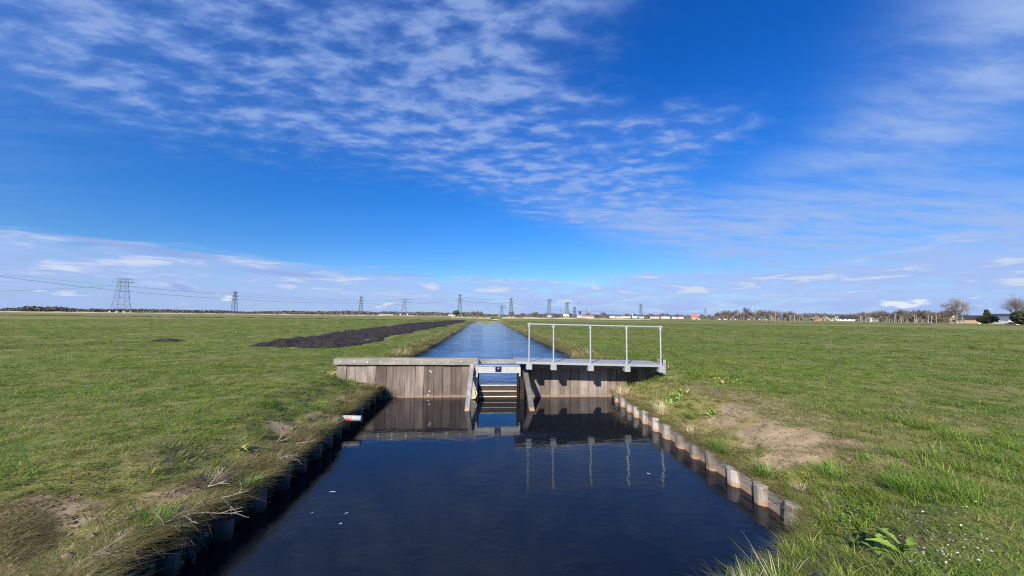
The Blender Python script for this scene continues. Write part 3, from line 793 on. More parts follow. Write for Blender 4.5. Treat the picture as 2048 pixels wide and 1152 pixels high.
def scatter(name, pts, idx, scl, tint, val, label, tiltv=None):
    me = bpy.data.meshes.new(name); n = len(pts)
    me.vertices.add(n); me.vertices.foreach_set('co', pts.astype(np.float32).ravel())
    rot = np.zeros((n, 3), np.float32); rot[:, 2] = nrg.uniform(0, 6.283, n)
    if tiltv is None: rot[:, 0] = nrg.normal(0, .12, n)
    for nm, ty, arr in (('rot', 'FLOAT_VECTOR', rot), ('scl', 'FLOAT_VECTOR', scl.astype(np.float32)), ('idx', 'INT', idx.astype(np.int32)), ('tint', 'FLOAT', tint.astype(np.float32)), ('val', 'FLOAT', val.astype(np.float32))):
        a = me.attributes.new(nm, ty, 'POINT'); a.data.foreach_set('vector' if ty == 'FLOAT_VECTOR' else 'value', arr.ravel())
    o = link(name, me); ng = bpy.data.node_groups.new(name + '_nodes', 'GeometryNodeTree')
    ng.interface.new_socket('Geometry', in_out='INPUT', socket_type='NodeSocketGeometry'); ng.interface.new_socket('Geometry', in_out='OUTPUT', socket_type='NodeSocketGeometry')
    gi = ng.nodes.new('NodeGroupInput'); go = ng.nodes.new('NodeGroupOutput'); ip = ng.nodes.new('GeometryNodeInstanceOnPoints'); ci = ng.nodes.new('GeometryNodeCollectionInfo')
    ci.inputs['Collection'].default_value = tufts; ci.inputs['Separate Children'].default_value = True; ci.inputs['Reset Children'].default_value = True
    ip.inputs['Pick Instance'].default_value = True
    def na(nm, ty):
        q = ng.nodes.new('GeometryNodeInputNamedAttribute'); q.data_type = ty; q.inputs['Name'].default_value = nm; return q.outputs['Attribute']
    er = ng.nodes.new('FunctionNodeEulerToRotation'); ng.links.new(na('rot', 'FLOAT_VECTOR'), er.inputs[0])
    L = ng.links.new
    L(gi.outputs[0], ip.inputs['Points']); L(ci.outputs[0], ip.inputs['Instance']); L(na('idx', 'INT'), ip.inputs['Instance Index'])
    L(er.outputs[0], ip.inputs['Rotation']); L(na('scl', 'FLOAT_VECTOR'), ip.inputs['Scale']); L(ip.outputs[0], go.inputs[0])
    md = o.modifiers.new('scatter', 'NODES'); md.node_group = ng
    return tag(o, label, 'grass', kind='stuff')


def polar(n, ra, rb):
    a = nrg.uniform(R(-68), R(72), n); r = np.sqrt(nrg.uniform(ra * ra, rb * rb, n)); return r * np.sin(a), r * np.cos(a)


CLEAR = [(*on_ground(1790, 1118)[:2], .13), (*on_ground(1342, 803)[:2], .34), (*on_ground(1425, 830)[:2], .10), (*on_ground(1333, 760)[:2], .12), (*on_ground(676, 744)[:2], .14), (*on_ground(1325, 826)[:2], .16), (*on_ground(1250, 792)[:2], .3), (*on_ground(1608, 985)[:2], .1)]
RINGS = [(1.0, 4.2, 330, 1.0, 1.0), (4.2, 6.5, 240, 1.05, 1.0), (6.5, 10, 150, 1.25, 1.1), (10, 16, 72, 1.65, 1.2), (16, 28, 27, 2.4, 1.35), (28, 55, 8.0, 3.6, 1.6), (55, 110, 1.7, 6.0, 1.9)]
P_, I_, S_, T_, V_ = [], [], [], [], []
for ra, rb, den, sw, sh in RINGS:
    n = int(den * (rb * rb - ra * ra) * R(140) / 2); x, y = polar(n, ra, rb)
    d = edge_dist(x, y); so_, dr_ = soil_dry(x, y)
    keep = (d > .03) & ~in_mud(x, y, -.1) & (nrg.random(n) > so_ * 1.2 * (.6 + .8 * fbm(x * 7, y * 7, 5, 2))) & ~((y > 10.25) & (y < 10.5) & (x > -4.1) & (x < 5.05))
    for a_, b_, c_ in CLEAR: keep &= np.hypot(x - a_, y - b_) > c_
    x, y, d, so_, dr_ = x[keep], y[keep], d[keep], so_[keep], dr_[keep]; n = len(x)
    z = ground_z(x, y); lush = fbm(x * .8, y * .8, 111, 3); k = sstep(lush, .45, .7)
    s_ = nrg.uniform(.75, 1.25, n)
    right = x > .5
    longer = (nrg.random(n) < np.where(right & (d < 3.0) & (y < 10.3), .22 * k + .04, .02)) | (nrg.random(n) < np.exp(-(d / .4) ** 2) * np.where(right, .35, .06))
    idx = np.where(longer, nrg.integers(5, 8, n), nrg.integers(0, 5, n))
    P_.append(np.stack([x, y, z], -1)); I_.append(idx)
    hh = sh * s_ * (.46 + .36 * k) * (1 - .35 * so_)
    S_.append(np.stack([sw * s_, sw * s_, hh], -1))
    T_.append(np.clip(dr_ * .80 + nrg.normal(0, .15, n) - .01 - .10 * k, 0, 1))
    V_.append(np.clip(nrg.normal(1.0, .16, n) * (.89 + .42 * fbm(x * .35, y * .5, 131, 3)), .4, 1.6))
cat = np.concatenate
scatter('grass', cat(P_), cat(I_), cat(S_), cat(T_), cat(V_), 'short grazed pasture grass on both sides of the channel')

# flattened dead grass along the edges of the banks
n = 8500; side = nrg.random(n) < .62; y = nrg.uniform(2.6, 10.35, n); dd = np.abs(nrg.normal(0, .15, n)) + .0
x = np.where(side, xl(y) - dd + .02, xr(y) + dd * .8 + .02); d = edge_dist(x, y); keep = (d > np.where(side, -.075, -.03)) & ~((np.abs(y - 7.42) < .26) & (x < 0) & (d < .16)) & (nrg.random(n) < np.where(side, .95, .40) * (.25 + 1.3 * fbm(x * 1.6, y * 1.6, 141, 3)))
x, y, side = x[keep], y[keep], side[keep]; n = len(x); z = np.maximum(ground_z(x, y), np.where(side, .25 + .08 * fbm(x * 3, y * 3, 161, 2), .21)); s_ = nrg.uniform(.7, 1.25, n)
xa, ya = x, y
n2 = 2600; y2 = 10.6 + nrg.exponential(14, n2); sd2 = nrg.random(n2) < .4; dd2 = np.abs(nrg.normal(0, .22, n2))
x2 = np.where(sd2, xl(y2) - dd2, xr(y2) + dd2); k2 = (edge_dist(x2, y2) > -.02) & (y2 < 100); x2, y2 = x2[k2], y2[k2]; z2 = np.maximum(ground_z(x2, y2), .42); s2 = nrg.uniform(.8, 1.5, len(x2)) * (1 + y2 / 40)
x3, y3 = [], []
for a_, b_, sa, sb, k_ in SOIL:
    m_ = int(420 * sa / .5 + 60); x3.append(nrg.normal(a_, sa * 1.15, m_)); y3.append(nrg.normal(b_, sb * 1.15, m_))
x3 = cat(x3); y3 = cat(y3); k3 = (edge_dist(x3, y3) > .15) & (fbm(x3 * 4, y3 * 4, 151, 3) > .44); x3, y3 = x3[k3], y3[k3]; z3 = ground_z(x3, y3); s3 = nrg.uniform(.3, .7, len(x3))
x2 = cat([x2, x3]); y2 = cat([y2, y3]); z2 = cat([z2, z3]); s2 = cat([s2, s3])
X_ = cat([x, x2]); Y_ = cat([y, y2]); Zc = cat([z, z2]); Sc = cat([s_, s2]); nn = len(X_)
scatter('dead_grass', np.stack([X_, Y_, Zc], -1), nrg.integers(8, 11, nn), np.stack([Sc * np.where(Y_ < 10.45, .62, 1), Sc * np.where(Y_ < 10.45, .62, 1), Sc * np.where(Y_ < 10.45, .40, .85)], -1), np.clip(nrg.normal(.66, .16, nn), .2, 1), np.clip(nrg.normal(1.0, .22, nn), .35, 1.5),
        'flattened dead grass matted along the lips of the banks')


def plant_tuft(name, label, px, py, n, rad, h0, h1, w, l0, l1, material, cat_, seed):
    x, y, z = on_ground(px, py); r = random.Random(seed); b = MB()
    for i in range(n):
        a = r.uniform(0, 6.283); q = rad * math.sqrt(r.random()) * .6
        blade(b, (q * math.cos(a), q * math.sin(a), -.015), a + r.gauss(0, .6), r.uniform(h0, h1), w * r.uniform(.7, 1.3), r.uniform(l0, l1) * (.4 + q / rad), r.uniform(.1, 1.0), 3)
    o = b.build(name, material, loc=(x, y, z)); return tag(o, label, cat_)


plant_tuft('dry_grass_tuft', 'widest straw-coloured grass tuft, at the foot of the right weir wing', 1250, 792, 300, .50, .14, .36, .009, .3, 1.4, M['straw'], 'dry tuft', 1)
plant_tuft('dry_grass_tuft', 'upright straw tuft beside the broad-leaved herb on the right bank', 1325, 826, 240, .26, .14, .30, .008, .15, 1.1, M['straw'], 'dry tuft', 2)
plant_tuft('dry_grass_tuft', 'low loose straw tuft above the middle of the right revetment', 1385, 866, 120, .26, .08, .17, .007, .4, 1.5, M['straw'], 'dry tuft', 3)
plant_tuft('dry_grass_tuft', 'small round pale tuft in lush grass near the end of the right revetment', 1608, 985, 170, .10, .05, .10, .005, .3, 1.5, M['straw'], 'dry tuft', 4)
plant_tuft('dry_grass_tuft', 'brown swept-over grass tuft on the left bank edge', 410, 968, 150, .20, .07, .15, .005, .8, 2.0, M['deadstraw'], 'dry tuft', 5)
plant_tuft('dry_grass_tuft', 'few straw stems leaning by the end post of the walkway', 1345, 738, 26, .25, .10, .30, .008, .8, 2.2, M['straw'], 'dry tuft', 6)
plant_tuft('dry_grass_tuft', 'pale dead tuft on the left bank behind the boarded wing', 800, 712, 110, .55, .15, .40, .014, .2, 1.0, M['straw'], 'dry tuft', 7)
plant_tuft('dry_grass_tuft', 'dead grass fringe on the far right bank behind the walkway', 1165, 716, 190, .9, .15, .38, .014, .2, 1.2, M['straw'], 'dry tuft', 8)
plant_tuft('dry_grass_tuft', 'dull straw hanging over the left boards just short of the pipe', 655, 858, 90, .22, .08, .18, .006, .7, 2.0, M['deadstraw'], 'dry tuft', 101)
plant_tuft('dry_grass_tuft', 'dull dead tuft behind the root bundle on the left bank', 545, 930, 130, .22, .07, .16, .006, .6, 1.8, M['deadstraw'], 'dry tuft', 102)
plant_tuft('dry_grass_tuft', 'pale tangled stems at the bottom left corner of the bank', 215, 1125, 70, .16, .04, .10, .004, .8, 2.2, M['deadstraw'], 'dry tuft', 103)
plant_tuft('dry_grass_tuft', 'tousled straw on the left bank top against the boarded wing', 735, 778, 150, .40, .08, .20, .008, .6, 1.8, M['deadstraw'], 'dry tuft', 104)
plant_tuft('grass_tuft', 'long-bladed green tuft in the right foreground beyond the daisies', 1830, 985, 230, .30, .08, .18, .006, .4, 1.5, M['lush'], 'tuft', 105)
plant_tuft('grass_tuft', 'fresh green tuft between the bare soil and the pale round tuft', 1680, 955, 220, .28, .08, .17, .006, .4, 1.5, M['lush'], 'tuft', 106)
plant_tuft('grass_tuft', 'lush bright green grass tuft overhanging the middle of the right bank', 1450, 905, 260, .30, .10, .22, .008, .3, 1.5, M['lush'], 'tuft', 11)
plant_tuft('grass_tuft', 'small green tuft below the bare soil on the right bank', 1385, 838, 130, .18, .08, .17, .008, .3, 1.3, M['lush'], 'tuft', 12)
plant_tuft('grass_tuft', 'round green tuft at the left revetment between dead grass', 490, 975, 260, .16, .07, .16, .006, .2, 1.1, M['lush'], 'tuft', 13)
plant_tuft('grass_tuft', 'dark green tuft at the foot of the left bank hollow', 300, 1055, 220, .20, .08, .18, .006, .3, 1.3, M['lush'], 'tuft', 14)
plant_tuft('grass_tuft', 'tall green tuft over the near end of the right boards', 1540, 950, 220, .26, .10, .21, .007, .3, 1.5, M['lush'], 'tuft', 15)
plant_tuft('sedge_tuft', 'pale bristling sedge at the water corner in the foreground', 1500, 1150, 110, .16, .10, .24, .006, .1, 1.0, M['sedge'], 'sedge', 16)
plant_tuft('sedge_tuft', 'few tall whitish sedge blades beside the tilted bank post', 1560, 1105, 34, .14, .12, .28, .005, .2, 1.1, M['sedge'], 'sedge', 17)


def leaf_mesh(L, Wd, lobed, curl, material, seed):
    r = random.Random(seed); b = MB(); n = 8; vs = []; fs = []
    for i in range(n + 1):
        t_ = i / n; w = Wd * (math.sin(math.pi * min(1, t_ * .93 + .05)) ** .7) * (1 - .3 * t_)
        if lobed and i % 2: w *= .62
        xx = L * t_; zz_ = L * (.55 * t_ - curl * t_ * t_) ; up_ = w * .25
        vs += [(xx, -w / 2, zz_ + up_ + r.uniform(-.006, .006)), (xx, 0, zz_), (xx, w / 2, zz_ + up_ + r.uniform(-.006, .006))]
    for i in range(n):
        a = 3 * i; fs += [(a, a + 3, a + 4, a + 1), (a + 1, a + 4, a + 5, a + 2)]
    b.add(vs, fs); return b.mesh('leaf', material, True)


def leafy(name, label, px, py, n, L, Wd, lobed, material, cat_, seed, spread=0.0):
    x, y, z = on_ground(px, py); r = random.Random(seed); root = thing(name, label, cat_, (x, y, z))
    kinds = [leaf_mesh(L * r.uniform(.75, 1.1), Wd * r.uniform(.8, 1.15), lobed, r.uniform(.2, .75), material, seed + q) for q in range(5)]
    for i in range(n):
        o = link('leaf', kinds[i % 5], root); a = i * 2.4 + r.uniform(-.4, .4); q = spread * math.sqrt(r.random())
        ca, sa = math.cos(a * 1.7), math.sin(a * 1.7)
        o.location = (q * ca, q * sa, (gz(x + q * ca, y + q * sa) - z if spread else 0) + .015); o.rotation_euler = (r.uniform(-.3, .3), r.uniform(-.75, .25), a); o.scale = (k_ := r.uniform(.6, 1.15), k_, k_)
    return root


leafy('dock_plant', 'large lobed dock rosette in the right foreground grass', 1790, 1118, 22, .27, .095, True, M['dock'], 'plant', 21, .08)
leafy('herb_plant', 'patch of glossy broad leaves on the right bank above the straw tuft', 1342, 803, 90, .115, .070, False, M['herb'], 'plant', 31, .34)
leafy('herb_plant', 'small leaf rosette at the edge of the bare soil', 1425, 830, 14, .15, .06, False, M['herb'], 'plant', 41, .06)
leafy('herb_plant', 'pale little plant in the grass below the walkway end', 1333, 760, 14, .11, .07, False, M['pale'], 'plant', 51, .10)
leafy('herb_plant', 'pale scattered leaves in the meadow beyond the bare soil', 1460, 764, 26, .10, .07, False, M['pale'], 'plant', 61, .40)
leafy('herb_plant', 'yellow-green plant against the left end of the weir', 676, 744, 16, .14, .08, False, M['pale'], 'plant', 71, .12)
leafy('herb_plant', 'single bright leafy sprig in the grass above the left bank', 478, 905, 8, .09, .05, False, M['pale'], 'plant', 81, .03)
leafy('clover_patch', 'bright yellow-green ground leaves by the tilted bank post', 1690, 1040, 150, .035, .030, False, M['dock'], 'plant', 91, .24)

# crumbling earth slumped over the lip of the left bank
b = MB(); r = random.Random(23)
OCT = [(1, 0, 0), (-1, 0, 0), (0, 1, 0), (0, -1, 0), (0, 0, 1), (0, 0, -1)]; OF = [(0, 2, 4), (2, 1, 4), (1, 3, 4), (3, 0, 4), (2, 0, 5), (1, 2, 5), (3, 1, 5), (0, 3, 5)]
def clod(x, y, z, k):
    a = r.uniform(0, 6.28); ca, sa = math.cos(a), math.sin(a); vs = []
    pts = OCT + [((OCT[i][0] + OCT[j][0] + OCT[l][0]) * .62, (OCT[i][1] + OCT[j][1] + OCT[l][1]) * .62, (OCT[i][2] + OCT[j][2] + OCT[l][2]) * .62) for i, j, l in OF]
    for p in pts:
        q = r.uniform(.7, 1.25) * k; vs.append((x + q * (p[0] * ca - p[1] * sa), y + q * (p[0] * sa + p[1] * ca), z + .7 * q * p[2]))
    fs = []
    for n_, (i, j, l) in enumerate(OF): m_ = 6 + n_; fs += [(i, j, m_), (j, l, m_), (l, i, m_)]
    b.add(vs, fs)
ys_c = [r.uniform(2.7, 10.2) for _ in range(1500)]
cl = fbm(np.array(ys_c) * .9, np.zeros(1500) + 4.4, 171, 3)
for y_, c_ in zip(ys_c, cl):
    if r.random() > 2.6 * (c_ - .33): continue
    d_ = r.gauss(.06, .13); x_ = float(xl(np.array([y_]))[0]) - d_
    if d_ < -.10: continue
    z_ = gz(x_, y_) if d_ > .02 else r.uniform(.06, .27)
    clod(x_, y_, z_, r.uniform(.015, .05) if d_ > .02 else r.uniform(.02, .055))
for a_, b_, sa, sb, k_ in SOIL:
    for q in range(int(70 * sa / .4)):
        x_, y_ = r.gauss(a_, sa * .9), r.gauss(b_, sb * .9)
        if float(edge_dist(np.array([x_]), np.array([y_]))[0]) > .2: clod(x_, y_, gz(x_, y_), r.uniform(.006, .022))
tag(b.build('soil_clods', M['clod']), 'crumbled brown earth clods along the left bank lip and on the bare patches', 'soil', kind='stuff')

# white daisies in the turf, nobody could count them
b = MB(); r = random.Random(4)
for i in range(150):
    px, py = r.choice([(1790, 1085), (1900, 1080), (1880, 1125), (1850, 1030), (1960, 1100), (1780, 1035)]); px += r.gauss(0, 45); py += r.gauss(0, 14)
    x, y, z = on_ground(min(px, 2100), py); z += r.uniform(.03, .06); k = r.uniform(.004, .008); a0 = r.uniform(0, 1); tx, ty = r.uniform(-.4, .4), r.uniform(-.5, .1)
    b.add([(x, y, z)] + [(x + k * math.cos(a0 + q), y + k * math.sin(a0 + q), z + k * (tx * math.cos(a0 + q) + ty * math.sin(a0 + q))) for q in [j * math.pi / 3 for j in range(6)]], [(0, 1 + j, 1 + (j + 1) % 6) for j in range(6)])
tag(b.build('daisies', M['daisy']), 'tiny white daisies sprinkled in the right foreground turf', 'flowers', kind='stuff')

# ------------------------------------------------------------------ pipe, twigs, feathers, mole heap
pipe = thing('drain_pipe', 'short white drain pipe with red print sticking out of the left bank', 'pipe', (-2.93, 7.55, .235))
pb = MB(); R1, R2 = .056, .049; P0, P1 = Vector((-.25, 0, .012)), Vector((.53, -.02, -.012))
pb.tube([P0, P1], R1, 16, False); n0 = len(pb.v); pb.tube([P0, P1], R2, 16, False); pb.f = pb.f[:16] + [q[::-1] for q in pb.f[16:]]
pb.f += [(16 + k, 16 + (k + 1) % 16, n0 + 16 + (k + 1) % 16, n0 + 16 + k) for k in range(16)]
pb.build('tube', M['pvc'], pipe, True)


def wrap(name, x0, x1, a0, a1, material):
    """print lying on the wall of the pipe"""
    b = MB(); vs = []; n = 5
    for xx in (x0, x1):
        c_ = P0.lerp(P1, (xx + .25) / .78)
        for i in range(n): a = R(a0 + (a1 - a0) * i / (n - 1)); vs.append((xx, c_.y - math.cos(a) * (R1 + .0012), c_.z + math.sin(a) * (R1 + .0012)))
    b.add(vs, [(i, i + 5, i + 6, i + 1) for i in range(4)]); return b.build(name, material, pipe)
wrap('print_mark', .26, .31, -30, -18, M['red']); wrap('print_mark', .26, .31, 18, 30, M['red']); wrap('print_mark', .258, .270, -18, 18, M['red']); wrap('print_mark', .30, .312, -18, 18, M['red'])
wrap('print_mark', .276, .295, -8, 8, M['black']); wrap('print_mark', .33, .342, -25, 35, M['red']); wrap('print_mark', .24, .36, 40, 46, M['black'])


def crooked(b, p, d, L, r0_, depth, r):
    pts = [Vector(p)]; dv = Vector(d).normalized(); n = 5
    for i in range(n):
        dv = (dv + Vector((r.gauss(0, .16), r.gauss(0, .16), r.gauss(0, .12)))).normalized(); pts.append(pts[-1] + dv * L / n)
    b.tube(pts, [r0_ * (1 - .6 * i / n) for i in range(n + 1)], 5)
    if depth:
        for q in (2, 3, 4):
            if r.random() < .8:
                s_ = r.choice((-1, 1)); nd = (dv + Vector((r.uniform(.2, .9) * s_, r.uniform(-.7, .7), r.uniform(-.5, .4)))); crooked(b, pts[q], nd, L * r.uniform(.3, .6), r0_ * .6, depth - 1, r)


def twig(label, px, py, dirs, L, r0_, depth, seed, dz=.06):
    x, y, z = on_ground(px, py); r = random.Random(seed); b = MB()
    for d in dirs: crooked(b, (r.uniform(-.03, .03), r.uniform(-.03, .03), 0), d, L * r.uniform(.75, 1.1), r0_, depth, r)
    o = b.build('twig', M['twig'], loc=(x, y, z + dz)); tag(o, label, 'twig')


twig('long forked twig reaching over the water from the left bank', 363, 1090, [(1, .12, .10), (.9, -.35, -.12), (.25, -.2, -.6), (.1, .1, -.8)], .46, .0065, 1, 1, .05)
twig('thin twig hanging over the left boards above the forked twig', 432, 1052, [(1, .1, .02), (.6, -.1, -.6)], .26, .0055, 1, 2)
twig('bundle of pale sticks lying along the lower left bank', 318, 1122, [(1, .6, .25), (.8, .8, .5), (-1, -.4, .05), (.9, .1, .0), (-.6, .5, .3)], .22, .0036, 1, 3)
twig('cut stubs standing in the turf above the middle of the left bank', 558, 887, [(.2, .1, 1), (.9, .2, .55), (-.2, .2, 1), (1, -.2, .02)], .20, .010, 0, 4, .0)
twig('bent whitish stick lying on the edge of the left boards', 590, 897, [(1, .25, .1)], .36, .008, 1, 5, .05)
twig('root bundle spilling over the left boards', 560, 942, [(.6, -.3, -.7), (.9, -.1, -.5), (.3, -.5, -.8), (.7, .3, .2), (1, .1, -.15)], .22, .006, 1, 6, .06)
twig('short stick propped in the dead tuft on the left bank', 420, 985, [(.8, -.2, .3), (.5, .5, .9)], .22, .006, 1, 7)
twig('white stick at the foot of the round green tuft', 505, 990, [(1, .3, .2), (.7, -.4, .1)], .20, .006, 0, 8, .04)
twig('dry stems lying across the bottom left corner of the bank', 190, 1128, [(1, .5, .15), (.8, .9, .3), (-.9, -.6, .1), (1, .1, .05)], .24, .0026, 1, 9)
twig('brown roots showing behind the tilted bank post', 1655, 1033, [(1, .3, .1), (.6, -.6, .1), (1, -.1, .3)], .20, .0055, 1, 10, .03)

for (x_, y_, a_, L_, lb) in ((-1.91, 4.98, .1, .075, 'broken white feather floating farthest from the camera'), (-1.93, 4.47, 1.3, .06, 'curved white feather floating nearer the left bank'),
                             (-1.55, 4.45, .9, .06, 'curved white feather floating toward the middle of the basin'), (-1.53, 4.25, .4, .03, 'tiny white feather floating nearest the camera'),
                             (2.35, 5.35, -.9, .05, 'faint straw floating off the right bank')):
    b = MB(); vs = []; n = 6
    for i in range(n + 1):
        t_ = i / n; w = .0022 * math.sin(math.pi * (t_ * .9 + .05)) + .001; yy = .18 * L_ * math.sin(math.pi * t_)
        vs += [(L_ * (t_ - .5), yy - w, .004), (L_ * (t_ - .5), yy, .008), (L_ * (t_ - .5), yy + w, .004)]
    fs = []
    for i in range(n): a = 3 * i; fs += [(a, a + 3, a + 4, a + 1), (a + 1, a + 4, a + 5, a + 2)]
    b.add(vs, fs); o = b.build('feather', M['feather'], loc=(x_, y_, 0)); o.rotation_euler = (0, 0, a_); tag(o, lb, 'feather')

x, y, z = on_ground(335, 683); b = MB(); r = random.Random(9); n = 14; vs = [(0, 0, .16)]; fs = []
for i, (q, h) in enumerate(((.22, .13), (.42, .07), (.62, -.04))):
    for k in range(n): a = 2 * math.pi * k / n; vs.append((q * 1.5 * math.cos(a) * r.uniform(.8, 1.2), q * math.sin(a) * r.uniform(.8, 1.2), h + r.uniform(-.03, .03)))
fs += [(0, 1 + k, 1 + (k + 1) % n) for k in range(n)]
for i in range(2): fs += [(1 + i * n + k, 1 + (i + 1) * n + k, 1 + (i + 1) * n + (k + 1) % n, 1 + i * n + (k + 1) % n) for k in range(n)]
b.add(vs, fs); tag(b.build('molehill', M['mud'], loc=(x, y, z)), 'small dark molehill alone in the left meadow', 'molehill')

# ------------------------------------------------------------------ pylons and wires
def lattice(b, base, top, segs, legr, br):
    """four tapering legs with X bracing; base and top = (half width x, half width y, z)"""
    def c_(t_, i, j): return Vector((i * (base[0] + (top[0] - base[0]) * t_), j * (base[1] + (top[1] - base[1]) * t_), base[2] + (top[2] - base[2]) * t_))
    for i, j in ((-1, -1), (1, -1), (1, 1), (-1, 1)): b.tube([c_(0, i, j), c_(1, i, j)], legr, 4)
    ts = [1 - (1 - k / segs) ** 1.25 for k in range(segs + 1)]
    cn = [(-1, -1), (1, -1), (1, 1), (-1, 1)]
    for k in range(segs):
        for q in range(4):
            a, d = cn[q], cn[(q + 1) % 4]
            b.tube([c_(ts[k], *a), c_(ts[k + 1], *d)], br, 3, False); b.tube([c_(ts[k], *d), c_(ts[k + 1], *a)], br, 3, False)
            if k: b.tube([c_(ts[k], *a), c_(ts[k], *d)], br, 3, False)


def arm(b, hw, hy, z, rise, half, r_):
    """truss cross-arm out to +-half"""
    for q in ((-1, z), (1, z), (0, z + rise)): b.tube([(-hw, q[0] * hy, q[1]), (hw, q[0] * hy, q[1])], r_ * 1.2, 3, False)
    for s_ in (-1, 1):
        tip = Vector((s_ * half, 0, z + rise * .25))
        for j in (-1, 1):
            b.tube([(s_ * hw, j * hy, z), tip], r_, 3, False); b.tube([(s_ * hw, j * hy, z + rise), tip], r_, 3, False)
        for t_ in (.35, .7):
            a = Vector((s_ * hw, 0, z)).lerp(tip, t_); c_ = Vector((s_ * hw, 0, z + rise)).lerp(tip, t_); b.tube([a, c_], r_ * .8, 3, False)


def pylon(kind, label, px, base_y, top_y, H, rz, group='pylons along the horizon'):
    D = 740 * H / (base_y - top_y); x, y = sight(px, D); root = thing('pylon', label, 'pylon', (x, y, .62), group, rz)
    k = max(.55, D / 520.0); lr, br = .23 * k, .105 * k; body = MB(); arms = MB(); feet = MB()
    if kind == 'wide':
        wb, wt = .150 * H, .075 * H
        lattice(body, (wb, wb, .04 * H), (wt, wt, .86 * H), 5, lr, br)
        lattice(body, (wt, wt, .86 * H), (wt * .9, wt * .9, .955 * H), 1, lr * .8, br)
        arm(arms, wt, wt, .85 * H, .02 * H, .255 * H, br * 1.3); arm(arms, wt * .9, wt * .9, .945 * H, .025 * H, .215 * H, br * 1.1)
        for s_ in (-1, 1):
            arms.tube([(s_ * .215 * H, 0, .955 * H), (s_ * .215 * H, 0, .86 * H)], br, 3, False); arms.tube([(0, 0, H), (s_ * .215 * H, 0, .955 * H)], br, 3, False)
        for i in (-1, 1):
            for j in (-1, 1): feet.box(i * wb - .022 * H, i * wb + .022 * H, j * wb - .022 * H, j * wb + .022 * H, -.2, .045 * H)
    elif kind == 'slim':
        wb, wt = .095 * H, .035 * H
        lattice(body, (wb, wb, .02 * H), (wt, wt, .97 * H), 8, lr * .8, br)
        body.tube([(0, 0, .95 * H), (0, 0, H)], lr * .8, 4)
        for zf, hf in ((.60, .12), (.75, .17), (.93, .13)): arm(arms, wt * 1.3, wt * 1.3, zf * H, .03 * H, hf * H, br)
        for i in (-1, 1):
            for j in (-1, 1): feet.box(i * wb - .015 * H, i * wb + .015 * H, j * wb - .015 * H, j * wb + .015 * H, -.2, .025 * H)
    elif kind == 'delta':
        wb, wt = .19 * H, .06 * H
        lattice(body, (wb, wb * .6, .05 * H), (wt, wt, .72 * H), 4, lr, br)
        lattice(body, (wt, wt, .72 * H), (wt * 1.5, wt, .90 * H), 1, lr * .8, br)
        arm(arms, wt * 1.3, wt, .72 * H, .05 * H, .42 * H, br * 1.2); arm(arms, wt * 1.3, wt, .88 * H, .04 * H, .36 * H, br * 1.2)
        for s_ in (-1, 1): arms.tube([(s_ * .10 * H, 0, .9 * H), (s_ * .17 * H, 0, H)], br * 1.2, 3, False)
        for i in (-1, 1):
            for j in (-1, 1): feet.box(i * wb - .03 * H, i * wb + .03 * H, j * wb * .6 - .03 * H, j * wb * .6 + .03 * H, -.2, .10 * H)
    else:                                                    # 'tee': tall narrow mast with one wide head
        wb, wt = .10 * H, .055 * H
        lattice(body, (wb, wb, .02 * H), (wt, wt, .95 * H), 6, lr, br)
        arm(arms, wt, wt, .90 * H, .04 * H, .24 * H, br * 1.3); arm(arms, wt, wt, .97 * H, .02 * H, .16 * H, br)
        for i in (-1, 1):
            for j in (-1, 1): feet.box(i * wb - .02 * H, i * wb + .02 * H, j * wb - .02 * H, j * wb + .02 * H, -.2, .03 * H)
    body.build('lattice_tower', M['pylon'], root); arms.build('cross_arms', M['pylon'], root); feet.build('footings', M['concrete'], root)
    return x, y, H


PYL = [
    ('wide', 'widest lattice pylon on four spread legs, at far left', 241, 628, 556, 48, R(17)),
    ('slim', 'slender pylon at the left, standing alone over the wood line', 468, 626, 580, 46, R(70)),
    ('slim', 'slender pylon next left of the splayed pylon', 721, 631, 593, 46, R(30)),
    ('delta', 'splay-legged pylon with white footings above the black mud strip', 808, 633, 597, 44, R(10)),
    ('slim', 'slender three-armed pylon just left of the channel', 919, 633, 588, 46, R(15)),
    ('delta', 'low broad pylon over the far end of the channel', 1003, 635, 611, 40, R(5)),
    ('slim', 'slender pylon directly right of the far end of the channel', 1022, 633, 595, 46, R(10)),
    ('tee', 'tallest tee-headed pylon right of the channel', 1098, 633, 597, 46, R(5)),
    ('tee', 'second tee-headed pylon to the right, slightly shorter', 1134, 633, 602, 44, R(5)),
    ('tee', 'squat dark tee pylon among the village roofs', 1149, 635, 614, 30, R(20)),
    ('slim', 'thin pylon behind the row of white buildings', 1282, 637, 608, 44, R(25)),
    ('slim', 'faintest pylon, far right beside the red-roofed house', 1411, 637, 616, 44, R(60)),
]
for a in PYL: pylon(*a)


def wire(label, pts, rad, sag):
    """bundle of conductors hung between (column, row, distance) points of sight"""
    W3 = []
    for px, py, D in pts:
        d = fw + rt * (px - PW / 2) / F + up * (PH / 2 - py) / F; W3.append(CAM + d * D)
    P = []
    for a, c_, s_ in zip(W3[:-1], W3[1:], sag):
        for i in range(14):
            t_ = i / 14; q = a + (c_ - a) * t_; P.append((q[0], q[1], q[2] - 4 * s_ * t_ * (1 - t_)))
    P.append(tuple(W3[-1])); o = MB().tube(P, rad, 4).build('power_line', M['wire']); tag(o, label, 'power line', 'power lines over the left meadow')


